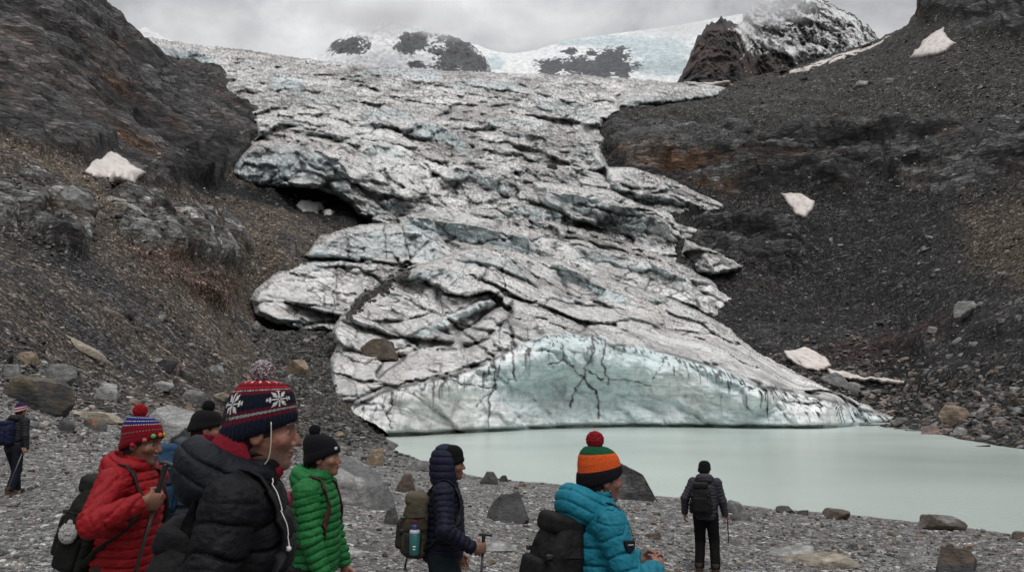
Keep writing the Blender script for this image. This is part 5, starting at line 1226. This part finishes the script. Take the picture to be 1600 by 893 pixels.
    def pack(s, label, colour, strapc=None, size=(.10, .155, .24), z=1.17, gap=.0, pocket=None, lid=None, tilt=0., yo=0., front=True, sag=.0, tail=None):
        root = empty('backpack', s.loc, s.rz, label, 'backpack'); so = s.root; s.root = root
        hx, hy, hh = size; c = np.array([s.lean * .6 - .135 * s.fat - hx + .02 - gap, yo, z]); ct_, st_ = math.cos(tilt), math.sin(tilt)
        T = lambda P: np.stack([(P[:, 0] - c[0]) * ct_ - (P[:, 2] - c[2]) * st_, P[:, 1] - c[1], (P[:, 0] - c[0]) * st_ + (P[:, 2] - c[2]) * ct_], -1).astype(f32)
        def fn(P):
            q = T(P); w = 1 - .28 * sstep(.2, 1., q[:, 2] / hh); q2 = q.copy(); q2[:, 1] /= w; q2[:, 0] = (q[:, 0] - hx * .3 * (1 - w)) / (w * .9 + .1)
            d = rbox(q2, (0, 0, 0), (hx, hy, hh), min(hx, hy) * .5) * .85; d = smax(d, ell(q, (hx * .35, 0, -.15 * hh), (hx * 1.75, hy * 1.35, hh * 1.3)), .03)
            d = d + .006 * sstep(.005, .0, np.abs(q[:, 1] - .55 * hy)) + .006 * sstep(.005, .0, np.abs(q[:, 1] + .55 * hy))
            return d + .010 * fbm(P * np.array([9, 9, 12], f32), 3, 41) + .004 * ridged(P * 15, 2, 42)
        r = max(s.res, .005); pad = .05 + .15 * abs(tilt); lo, hi = c - np.array(size) - pad - .02, c + np.array(size) + pad + .02
        V, q = surf(fn, lo, hi, r); s.add('main_compartment', V, q, lambda V: np.tile(C(*colour), (len(V), 1)) * (1 + .2 * fbm(V * 7, 2, 6)[:, None]), M_PACK)
        inv = lambda q: c + np.array([q[0] * ct_ + q[2] * st_, q[1], -q[0] * st_ + q[2] * ct_])
        if front:
            g2 = lambda P: (lambda q: np.maximum(rbox(q, (-hx * 1.02, 0, -hh * .30), (.035, hy * .72, hh * .46), .03), -.5) + .006 * fbm(P * 14, 3, 45))(T(P))
            V, q = surf(g2, lo - [.06, 0, 0], hi, r); s.add('front_pocket', V, q, np.array(pocket or colour) * .9, M_PACK)
        g3 = lambda P: (lambda q: smax(rbox(q, (.0, 0, hh * .84), (hx * .92, hy * .74, hh * .20), .035), hh * .62 - q[:, 2], .01) + .006 * fbm(P * 12, 3, 46))(T(P))
        V, q = surf(g3, lo, hi + [0, 0, .05], r); s.add('lid', V, q, np.array(lid or colour) * 1.1, M_PACK)
        for sg in (-1, 1):
            g4 = lambda P: (lambda q: rbox(q, (0, sg * hy * .97, -hh * .52), (hx * .62, .028, hh * .36), .025) + .006 * fbm(P * 15, 2, 47))(T(P))
            V, q = surf(g4, lo - [0, .06, 0], hi + [0, .06, 0], r); s.add('side_pocket', V, q, np.array(pocket or colour) * .8, M_PACK)
            pts = spline([inv((hx * .8, sg * .07, hh * .72)), s.nk + [-.05, sg * .105, .03], s.nk + [.05, sg * .12, -.01], s.nk + [.13, sg * .135, -.13], s.nk + [.09, sg * .165, -.27], s.nk + [-.02, sg * .195, -.36], inv((hx * .8, sg * hy * .8, -hh * .75))], 34)
            pts[2:-2] = s.on_jacket(pts[2:-2], .009)
            V, q = tube(pts, np.tile([.021, .007], (34, 1)), 10); s.add('strap', V, q, strapc or colour, M_PACK)
        for zz, yy in ((-.05, 1.0), (.34, .92)):      # compression straps with buckles
            for sg in (-1, 1):
                pts = spline([inv((hx * .7, sg * hy * .98, hh * zz)), inv((0, sg * (hy * yy + .012), hh * (zz - .04))), inv((-hx * .95, sg * hy * .80, hh * (zz - .10))), inv((-hx * 1.05, sg * hy * .62, hh * (zz - .12)))], 12)
                V, q = tube(pts, np.tile([.009, .004], (12, 1)), 8); s.add('compression_strap', V, q, strapc or colour, M_PACK)
                V, q = surf(lambda P: rbox(P, pts[7], (.016, .012, .012), .004), pts[7] - .03, pts[7] + .03, .005); s.add('buckle', V, q, (.02, .02, .021), M_HARD)
        pts = spline([inv((hx * .9, -.04, hh * .92)), inv((hx * .9, -.02, hh * 1.10)), inv((hx * .9, .02, hh * 1.10)), inv((hx * .9, .04, hh * .92))], 12)
        V, q = tube(pts, .007, 6); s.add('haul_loop', V, q, strapc or colour, M_PACK)
        if tail:
            for dy in (-.03, .05):
                pts = spline([inv((-hx * .4, dy, -hh)), inv((-hx * .5, dy, -hh - tail * .6)), inv((-hx * .2, dy + .02, -hh - tail))], 10); V, q = tube(pts, .004, 5); s.add('dangling_cord', V, q, (.02, .02, .02), M_PACK)
        s.root = so; s.packinv = inv; s.packsize = size
        return root
    def pole(s, k, label, top, tip, colour=(.02, .02, .022), tee=False, rad=.0085, gripc=(.018, .018, .018)):
        """a walking pole through the closed hand; top and tip are offsets along its line from the hand"""
        g = s.grip(k); ax = np.asarray(tip, float); L = np.linalg.norm(ax); ax /= L
        root = empty('trekking_pole', s.loc, s.rz, label, 'walking pole'); so = s.root; s.root = root
        V, q = tube([g + ax * .05, g + ax * L * .5, g + ax * (L * .5 + .001), g + ax * L], [rad, rad, rad * .8, rad * .6], 8); s.add('shaft', V, q, colour, M_HARD)
        V, q = tube(spline([g - ax * top, g - ax * (top - .01), g - ax * top * .3, g + ax * .03, g + ax * .06], 14), np.interp(np.linspace(0, 1, 14), [0, .1, .5, 1], [.009, .016, .014, .012]), 10); s.add('grip', V, q, gripc, M_HARD)
        if tee:
            h = g - ax * top; sd = nrm(np.cross(ax, [0, 1, 0])) if abs(ax[1]) < .9 else np.array([1., 0, 0]); V, q = tube(spline([h - sd * .035, h + ax * -.006, h + sd * .065], 10), .0125, 9); s.add('handle', V, q, gripc, M_HARD)
        s.root = so; return root
# ---- hat patterns
def band(v, a, b): return (v >= a) & (v < b)
def plain(c): return lambda A, v, m: np.tile(C(*c), (len(A), 1)).astype(f32)
NAVY, MAR, RED, WHI, BLK = C(.009, .011, .022), C(.085, .008, .018), C(.24, .010, .016), C(.55, .54, .53), C(.010, .010, .012)
def pat_nordic(A, v, m):
    c = np.tile(NAVY, (len(A), 1)); c[band(v, .27, .335)] = MAR; c[band(v, .335, .40)] = NAVY * 1.2
    c[band(v, .345, .385) & ((np.floor(A * 26) + np.floor(v * 90)) % 3 > 0)] = WHI * .6
    c[band(v, .40, .44)] = MAR; c[band(v, .66, .72)] = MAR; c[band(v, .725, .745) & (np.floor(A * 34) % 2 > 0)] = WHI * .8
    c[v >= .75] = RED; c[band(v, .80, .83)] = MAR; c[band(v, .86, .95) & (np.floor(A * 9 + v * 8) % 4 == 0)] = WHI
    for ac in (-2.45, -.95, .55, 2.05):
        dx = (A - ac) * .1; dy = (v - .55) * .19; r = np.hypot(dx, dy); a = np.arctan2(dy, dx); k = np.round(a / (math.pi / 4)) * math.pi / 4; per = np.abs(r * np.sin(a - k)); al = r * np.cos(a - k)
        odd = (np.round(a / (math.pi / 4)).astype(int) % 2) != 0; al2 = np.abs(al)
        fl = np.where(odd, per < .42 * np.minimum(al2 - .005, .036 - al2), (per < .0022) & (al2 < .041) | (np.abs(al2 - .029) < .0026) & (per < .0085) | (np.abs(al2 - .038) < .002) & (per < .005))
        c[fl & (v > .42) & (v < .70)] = WHI
    return c
def pat_bobble(A, v, m):
    c = np.tile(C(.17, .008, .016), (len(A), 1)); c[band(v, .20, .26)] = C(.13, .008, .016); c[band(v, .62, .92)] = C(.014, .016, .105)
    for lo in (.60, .72, .84): c[band(v, lo, lo + .035) & (np.floor(A * 15 + lo * 40) % 2 > 0)] = WHI * .9
    c[band(v, .40, .43) & (np.floor(A * 20) % 3 == 0)] = WHI * .5; return c
def pat_stripes(A, v, m):
    c = np.tile(C(.014, .020, .085), (len(A), 1)); w = v + .06 * np.sin(A)
    for k, cc in enumerate((RED, WHI, RED, WHI, RED)): c[band(w, k * .115, k * .115 + .115)] = cc
    return c
def pat_tricolour(A, v, m):
    c = np.tile(C(.012, .010, .012), (len(A), 1)); c[band(v, .335, .70)] = C(.62, .095, .022); c[v >= .70] = C(.012, .075, .035); return c

# ---- 1 man in the striped beanie, far left, seen from behind
f = Fig('person in a red, white and navy striped beanie walking at the far left', 33, 641, 15.6, math.radians(72), lean=.05, hands={'L': (.12, .30, .92), 'R': (.04, -.27, .86)}, feet={'R': (-.10, -.10), 'L': (.22, .08)}, curl=(1.1, .4), gripax=((-.25, 0, 1), None))
f.build_body(); j = f.jacket((.022, .021, .024), .80, (.055, .008)); f.hood_down(j, (.026, .025, .028), (.07, .12, .06)); f.trousers((.014, .017, .026)); f.boots((.09, .05, .03)); f.hair((.05, .04, .03))
f.hat(pat_stripes, .155, .2, pom=None)
f.pack('navy backpack on the far left walker', (.012, .017, .045), (.012, .012, .014), (.11, .16, .23), yo=.03)
f.pole('R', 'grey pole in the hand of the far left walker', .08, np.array([-.30, -.04, -.70]), (.16, .16, .165))
# ---- 2 man in red
f = Fig('person with a moustache in a red puffer and bobbled red and blue hat', 224, 691, 4.75, math.radians(-8), lean=.04, hpitch=.10, hands={'R': (222, 783, 4.50), 'L': (244, 773, 4.66)}, curl=(1.15, .95), gripax=((.25, 0, .97), (.25, 0, .97)), skin=(.19, .09, .058))
f.tache = 1; f.stubble = .3; f.hairc = (.05, .048, .046)
f.build_body(); j = f.jacket((.25, .010, .014), .90, (.050, .009)); f.hood_down(j, (.265, .011, .016), (.085, .135, .085), .035, .095); f.trousers((.040, .038, .032)); f.boots((.05, .04, .03)); f.hair((.035, .033, .032))
h = f.hat(pat_bobble, .150, .22, pom=.036, pomc=(.24, .010, .016), slump=.035, lowb=-.06, lowf=.035)
for k, (a, z, cc) in enumerate([(-.55, .035, (.10, .42, .10)), (-.95, .012, (.42, .12, .10)), (-.12, .042, (.55, .16, .05)), (-1.5, -.02, (.35, .03, .05)), (.3, .04, (.5, .35, .05))]):
    W, Fc = ico(3); p = f.hp((.112 * math.cos(a) - .012, .094 * math.sin(a), z + .012)); f.add('bobble', p + W * .0135 * (1 + .1 * fbm(W * 5, 2, k)[:, None]), Fc, cc, M_WOOL, h)
def plaid(V): 
    x = np.arctan2(V[:, 1], V[:, 0]) * .17; a = (np.floor(x / .022) % 3 == 0); b = (np.floor(V[:, 2] / .022) % 3 == 0); c = np.tile(C(.22, .02, .03), (len(V), 1)); c[a] = C(.45, .42, .42); c[b] = C(.03, .03, .06); c[a & b] = C(.5, .48, .48); return c
V, q = surf(lambda P: np.maximum(np.maximum(ell(P, (0, 0, .92), (.146, .184, .19)) + .008 * fbm(P * np.array([14, 14, 6], f32), 3, 4), P[:, 2] - .95), .815 - P[:, 2]), (-.2, -.24, .78), (.2, .24, .98), f.res)
f.add('shirt', V, q, plaid, M_MATTE)
f.pack('olive black backpack on the walker in red', (.014, .015, .012), (.022, .022, .020), (.105, .160, .26), z=1.15, tilt=.26, gap=.0, tail=.12)
W, Fc = ico(4); p = f.packinv((.0, -.20, -.02)); o = empty('plastic_bag', f.loc, f.rz, 'crumpled clear plastic bag in the side pocket of the olive black backpack', 'plastic bag'); so = f.root; f.root = o
f.add('film', p + W * np.array([.042, .026, .045]) * (1 + .35 * ridged(W * 2.2, 3, 4)[:, None]), Fc, (.34, .34, .335), M_HARD, None, False); f.add('knot', p + [.008, 0, .045] + W * np.array([.014, .012, .024]) * (1 + .3 * ridged(W * 2.5, 2, 6)[:, None]), Fc, (.36, .36, .355), M_HARD, None, False); f.root = so
f.pole('R', 'black T handled pole held in front of the red puffer', .20, np.array([-.23, 0, -.93]), (.02, .02, .022), True, .010)
# ---- 3 walker mostly hidden behind the man in the snowflake hat
f = Fig('person in a black pompom hat mostly hidden behind the snowflake hat man', 322, 668, 6.4, math.radians(28), lean=.06, hpitch=.15)
f.build_body(); j = f.jacket((.045, .055, .070), .84, (.055, .008)); f.hood_down(j, (.05, .06, .075), (.08, .13, .07)); f.trousers((.02, .02, .022)); f.boots((.04, .035, .03)); f.hair((.04, .015, .012), .03)
f.hat(plain((.012, .012, .013)), .135, .25, pom=.042, pomc=(.010, .010, .011))
f.pack('bright blue backpack seen behind the dark hood of the snowflake hat man', (.018, .048, .095), (.02, .03, .05), (.11, .16, .24), z=1.24)
# ---- 4 man in the snowflake hat, nearest to us
f = Fig('nearest person, in a black puffer and a snowflake hat with grey pompom', 410, 672, 2.5, math.radians(10), lean=.07, hyaw=math.radians(3), hpitch=.04, fat=1.1, hands={'R': (.10, -.26, .90), 'L': (.12, .27, .90)}, skin=(.25, .115, .082), res=.0042)
f.stubble = .35; f.hairc = (.10, .09, .08)
f.build_body(); j = f.jacket((.0065, .0068, .0088), .82, (.085, .011)); f.hood_down(j, (.010, .012, .017), (.105, .150, .10), .055, .115, lining=(.15, .008, .016)); f.trousers((.018, .018, .02)); f.boots((.03, .03, .03)); f.hair((.03, .026, .024))
f.hat(pat_nordic, .158, .26, rib=46, fit=.96, pom=.036, pomc=lambda W, n: np.where((fbm(W * 17, 2, 3) > .05)[:, None], C(.42, .40, .41), C(.10, .05, .06)) * (1 + .4 * n[:, None]), lowb=-.055, lowf=.028)
V, q = surf(lambda P: smax(smin(cap(P, f.nk + [-.03, 0, .0], f.nk + [-.035, 0, .085], .086, .092), ell(P, f.nk + [.03, 0, .035], (.075, .07, .045)), .03) + .006 * fbm(P * 20, 3, 9), -cap(P, f.nk + [0, 0, -.05], f.nk + [.04, 0, .2], .062, .083), .01), f.nk - [.17, .17, .08], f.nk + [.17, .17, .17], f.res)
f.add('fleece_collar', V, q, (.17, .010, .020), M_MATTE)
pts = spline([f.hp((.030, -.096, .03)), f.hp((.034, -.090, -.03)), f.hp((.030, -.080, -.08)), f.hp((.012, -.070, -.105))], 14); V, q = tube(pts, .0019, 7); f.add('ear_cord', V, q, (.55, .50, .38), M_HARD)
pts = spline([f.nk + [.075, -.075, .02], f.nk + [.115, -.105, -.04], f.nk + [.145, -.115, -.11], f.nk + [.150, -.118, -.17]], 16); pts = f.on_jacket(pts, .010); V, q = tube(pts, .0019, 7); f.add('drawcord', V, q, (.60, .59, .57), M_HARD)
W, Fc = ico(3); f.add('cord_toggle', pts[-1] + W * np.array([.009, .009, .008]), Fc, (.62, .61, .60), M_HARD)
f.pack('black backpack on the nearest walker', (.011, .011, .013), (.012, .012, .014), (.085, .16, .26), z=1.07, tilt=.30, gap=-.01)
# ---- 5 woman in green
f = Fig('person in a bright green puffer with a black pompom hat and purple scarf', 506, 713, 5.2, math.radians(-4), lean=.02, hpitch=-.02, hands={'R': (.16, -.24, .86), 'L': (.15, .24, .86)}, curl=(.8, .5), skin=(.27, .135, .095))
f.build_body(); j = f.jacket((.016, .135, .036), .86, (.048, .010)); f.hood_down(j, (.017, .145, .040), (.085, .125, .080), .035, .09); f.trousers((.013, .013, .015)); f.boots((.03, .03, .03)); f.hair((.02, .015, .012))
h = f.hat(plain((.010, .010, .012)), .150, .28, pom=.034, pomc=(.010, .010, .011), slump=.05, lowb=-.06, lowf=.026)
V, q = surf(lambda P: rbox(f.hq(P), (.092, -.040, .055), (.006, .016, .009), .003), f.hp((.09, -.04, .055)) - .05, f.hp((.09, -.04, .055)) + .05, .003); f.add('hat_tag', V, q, (.6, .6, .6), M_MATTE, h)
V, q = surf(lambda P: smax(cap(P, f.nk + [.0, 0, .03], f.nk + [.025, 0, .075], .078, .072) + .008 * ridged(P * np.array([14, 14, 26], f32), 2, 9), -cap(P, f.nk, f.nk + [.04, 0, .2], .056, .066), .01), f.nk - .14, f.nk + .17, f.res); f.add('scarf', V, q, lambda V: np.tile(C(.12, .07, .13), (len(V), 1)) * (1 + .6 * np.sign(fbm(V * 40, 2, 3))[:, None]), M_MATTE)
f.pack('maroon backpack on the walker in green', (.16, .025, .045), (.07, .025, .025), (.085, .145, .20), z=1.16, yo=.02)
# ---- 6 walker in the navy hood
f = Fig('person with a navy quilted hood up over a black beanie, holding a pole', 704, 724, 6.5, math.radians(2), lean=.02, hands={'R': (740, 857, 6.25), 'L': (.12, .25, .88)}, curl=(1.15, .4), gripax=((-.06, 0, 1), None), feet={'R': (-.08, -.10), 'L': (.22, .09)}, skin=(.18, .09, .062))
f.build_body(); j = f.jacket((.0085, .0095, .022), .86, (.046, .008)); f.hood_up(j, (.012, .014, .032)); f.trousers((.012, .020, .024)); f.boots((.04, .035, .03))
f.hat(plain((.008, .008, .009)), .150, .25, lowb=-.05, lowf=.012, name='beanie')
f.pack('olive and tan backpack on the walker in the navy hood', (.055, .047, .032), (.020, .020, .018), (.105, .15, .235), z=1.14, tilt=.08, pocket=(.03, .03, .026), lid=(.085, .07, .048), tail=.16)
o = empty('water_bottle', f.loc, f.rz, 'teal water bottle in the side pocket of the olive backpack', 'bottle'); so = f.root; f.root = o; b = f.packinv((.015, -.185, -.10))
V, q = tube([b + [0, 0, z] for z in (-.09, -.085, .0, .055, .062)], [.036, .040, .040, .040, .036], 18); f.add('flask', V, q, (.03, .15, .15), M_HARD)
V, q = tube([b + [0, 0, z] for z in (.062, .075, .088, .092)], [.040, .040, .038, .030], 18); f.add('collar', V, q, (.42, .45, .52), M_HARD)
V, q = tube([b + [0, 0, z] for z in (.092, .10, .125, .13)], [.022, .024, .024, .018], 14); f.add('cap', V, q, (.03, .05, .16), M_HARD)
V, q = tube(spline([b + [-.01, 0, .128], b + [-.015, -.01, .15], b + [.01, -.01, .155], b + [.012, 0, .128]], 10), .004, 6); f.add('lanyard', V, q, (.25, .02, .03), M_MATTE)
for dz, hw in ((-.025, .012), (-.045, .010)):
    V, q = tube(np.array([b + [x, -math.sqrt(max(.0412 ** 2 - x * x, 0)), dz] for x in np.linspace(-hw, hw, 6)]), np.tile([.0012, .006], (6, 1)), 6); f.add('print', V, q, (.55, .58, .58), M_HARD)
f.root = so
f.pole('R', 'black pole held by the walker in the navy hood', .09, np.array([-.05, 0, -.80]), (.012, .012, .013), True)
# ---- 7 walker in teal
f = Fig('person in a teal puffer and green, orange and black hat with red pompom', 940, 746, 4.1, math.radians(20), lean=.05, hyaw=math.radians(0), hpitch=.05, hands={'R': (.30, -.14, 1.16), 'L': (.34, .06, 1.17)}, curl=(.85, .85), skin=(.26, .125, .09), res=.0048)
f.build_body(); j = f.jacket((.012, .165, .235), .84, (.080, .011)); f.hood_down(j, (.013, .18, .255), (.10, .145, .095), .05, .105); f.trousers((.016, .016, .018)); f.boots((.03, .03, .03)); f.hair((.03, .025, .022))
f.hat(pat_tricolour, .162, .335, rib=58, pom=.042, pomc=(.21, .012, .018), lowb=-.055, lowf=.022, slump=.03)
V, q = surf(lambda P: smax(cap(P, f.nk + [.0, 0, .03], f.nk + [.02, 0, .085], .080, .074) + .006 * ridged(P * np.array([14, 14, 26], f32), 2, 9), -cap(P, f.nk, f.nk + [.04, 0, .2], .056, .068), .01), f.nk - .14, f.nk + .17, f.res); f.add('neck_buff', V, q, lambda V: np.where(((np.floor(V[:, 0] / .012) + np.floor(V[:, 2] / .012) + np.floor(V[:, 1] / .012)) % 2 > 0)[:, None], C(.02, .02, .02), C(.20, .19, .14)), M_MATTE)
e0 = f.sh['R'] * .70 + f.el['R'] * .30; pr = f.on_jacket([e0 + [.02, -.085, 0]], .004)[0]
V, q = surf(lambda P: (lambda Q: np.maximum(np.maximum(np.abs(Q[:, 1] - 0) - .012, np.abs(Q[:, 0]) - .026 + .35 * np.maximum(-Q[:, 2], 0)), np.maximum(Q[:, 2] - .024, -Q[:, 2] - .034 + .9 * np.abs(Q[:, 0]))))((P - pr.astype(f32))), pr - .06, pr + .06, .003); bd = f.add('sleeve_badge', V, q, (.012, .014, .020), M_MATTE, j)
V, q = tube([pr + [-.014, -.0135, .006], pr + [.014, -.0135, .006]], [.004, .004], 6); f.add('badge_stripe', V, q, (.3, .33, .36), M_MATTE, bd)
zc = [f.nk + [.10, -.11, -.02 - .0 * i] for i in range(1)]
scr = f.on_jacket([f.sh['R'] + [-.07 + .016 * i, -.02, .03 + (.012 if i % 2 else -.010) + .004 * i] for i in range(9)], .002); V, q = tube(spline(scr, 40), .0016, 5); f.add('embroidery', V, q, (.006, .06, .10), M_MATTE, j)
pts = spline([f.nk + [.10, -.05, .03], f.nk + [.16, -.06, -.08], f.nk + [.19, -.05, -.20], f.nk + [.17, -.02, -.20], f.nk + [.15, -.03, -.06], f.nk + [.10, -.02, .03]], 30); V, q = tube(pts, .0022, 5); f.add('neck_cord', V, q, (.03, .03, .03), M_MATTE)
f.pack('black backpack on the walker in teal', (.010, .010, .011), (.016, .016, .018), (.10, .16, .25), z=1.18, tilt=.22, gap=.0)
V, q = surf(lambda P: ell(P, f.grip('R') + [.02, .02, .02], (.026, .024, .020)), f.grip('R') - .04, f.grip('R') + .08, .004)
o = empty('snack', f.loc, f.rz, 'small whitish snack held between the hands of the walker in teal', 'snack'); so = f.root; f.root = o; f.add('wrapper', V, q, (.5, .42, .40), M_MATTE); V, q = surf(lambda P: ell(P, f.grip('R') + [.03, .01, .038], (.016, .014, .012)), f.grip('R') - .04, f.grip('R') + .08, .004); f.add('filling', V, q, (.06, .03, .025), M_MATTE); f.root = so
# ---- 8 man at the shore
f = Fig('person in dark grey puffer standing alone at the lake shore, seen from behind', 1101, 733, 12.7, math.radians(72), lean=.06, hyaw=math.radians(-18), hpitch=.12, hands={'R': (.12, -.30, .87), 'L': (.02, .33, .90)}, feet={'R': (.0, -.13), 'L': (.02, .12)}, curl=(1.1, .5), gripax=((-.03, 0, 1), None), fat=1.08)
f.build_body(); j = f.jacket((.036, .037, .046), .83, (.055, .009)); f.hood_down(j, (.042, .043, .053), (.08, .13, .075), .04, .09); f.trousers((.008, .008, .009)); f.boots((.06, .04, .03)); f.hair((.02, .018, .016))
f.hat(plain((.010, .010, .010)), .145, .2, lowb=-.06, lowf=.02, name='beanie')
f.pack('black backpack with small white marks on the man at the shore', (.012, .012, .013), (.012, .012, .013), (.11, .155, .25), z=1.17, yo=.05)
o = empty('trekking_pole', f.loc, f.rz, 'short black pole with a white grip in the hand of the man at the shore', 'walking pole'); g = f.grip('R'); so = f.root; f.root = o
V, q = tube([g + [0, 0, .02], g + [.0, 0, -.2], g + [0.02, 0, -.42]], [.010, .010, .008], 8); f.add('shaft', V, q, (.012, .012, .012), M_HARD)
V, q = tube(spline([g + [.0, -.07, .028], g + [0, 0, .034], g + [0, .06, .028]], 9), .013, 8); f.add('grip', V, q, (.5, .5, .49), M_HARD); f.root = so
# ================================================================== LAKE, SKY, LIGHT, CAMERA
def lake():
    V = np.array([(-60, 18, 0), (260, 2, 0), (260, 240, 0), (-60, 240, 0)], f32)
    t = NT('milky glacier water'); p = t.pos(scale=(1, 1.3, 1))
    n = t.noise(p, 3.2, 4, .6); n2 = t.noise(t.pos(), .03, 3, .5)
    c = t.ramp(n2, [(.3, (.515, .595, .55)), (.7, (.57, .64, .60))])
    m = t.set(col=c, rough=t.ramp(n2, [(.35, .14), (.65, .26)]), nrm=t.bump(n, .55, .07), spec=.5)
    tag(link('lake', npmesh('lake', V, np.array([[0, 1, 2, 3]])), None, m), 'milky turquoise meltwater lake at the foot of the glacier', None, None, 'structure')
lake()
w = bpy.data.worlds.new('World'); SC.world = w; w.use_nodes = True
nt = w.node_tree; nt.nodes.clear(); N = nt.nodes.new; L = nt.links.new
out = N('ShaderNodeOutputWorld'); bg = N('ShaderNodeBackground'); L(bg.outputs[0], out.inputs[0])
sky = N('ShaderNodeTexSky'); sky.sky_type = 'NISHITA'; sky.sun_disc = False
SUN_EL, SUN_RZ = math.radians(55), math.radians(165)
sky.sun_elevation = SUN_EL; sky.sun_rotation = SUN_RZ
tc = N('ShaderNodeTexCoord'); mp = N('ShaderNodeMapping'); L(tc.outputs['Generated'], mp.inputs[0]); mp.inputs['Scale'].default_value = (1, 1, 1.7)
n1_ = N('ShaderNodeTexNoise'); L(mp.outputs[0], n1_.inputs[0]); n1_.inputs['Scale'].default_value = 3.6; n1_.inputs['Detail'].default_value = 7; n1_.inputs['Roughness'].default_value = .57; n1_.inputs['Distortion'].default_value = .25
rp = N('ShaderNodeValToRGB'); L(n1_.outputs['Fac'], rp.inputs[0])
# cloud radiance, in units of the sky texture (the Background strength is 0.1)
e = rp.color_ramp.elements; e[0].position = .38; e[0].color = (3.3, 3.35, 3.45, 1); e[1].position = .69; e[1].color = (8.6, 8.6, 8.65, 1)
sx = N('ShaderNodeSeparateXYZ'); L(tc.outputs['Generated'], sx.inputs[0])
mr = N('ShaderNodeMapRange'); L(sx.outputs[2], mr.inputs[0]); mr.inputs[1].default_value = .35; mr.inputs[2].default_value = 1.; mr.inputs[3].default_value = 1.; mr.inputs[4].default_value = 2.4
ml = N('ShaderNodeVectorMath'); ml.operation = 'SCALE'; L(rp.outputs[0], ml.inputs[0]); L(mr.outputs[0], ml.inputs[3])
mx = N('ShaderNodeMix'); mx.data_type = 'RGBA'; mx.inputs[0].default_value = .94; L(sky.outputs[0], mx.inputs[6]); L(ml.outputs[0], mx.inputs[7])
L(mx.outputs[2], bg.inputs[0]); bg.inputs[1].default_value = .1
sl_ = bpy.data.lights.new('sun', 'SUN'); sl_.energy = 1.1; sl_.angle = math.radians(25); sl_.color = (1, .97, .93)
so = bpy.data.objects.new('sun', sl_); COL.objects.link(so)
d = Vector((math.sin(SUN_RZ) * math.cos(SUN_EL), math.cos(SUN_RZ) * math.cos(SUN_EL), math.sin(SUN_EL)))
so.rotation_euler = d.to_track_quat('Z', 'Y').to_euler(); so.location = (0, 0, 60)
cam = bpy.data.cameras.new('camera'); co = bpy.data.objects.new('camera', cam); COL.objects.link(co)
cam.sensor_width = 36; cam.lens = F / 1600 * 36; cam.clip_end = 20000; cam.clip_start = .05
co.location = (0, 0, H); co.rotation_euler = (math.pi / 2 + TH, 0, 0); SC.camera = co
vs = SC.view_settings; vs.view_transform = 'Standard'; vs.look = 'None'; vs.exposure = 0.0; vs.gamma = 1; vs.use_curve_mapping = False
SC.cycles.max_bounces = 5; SC.cycles.volume_bounces = 1
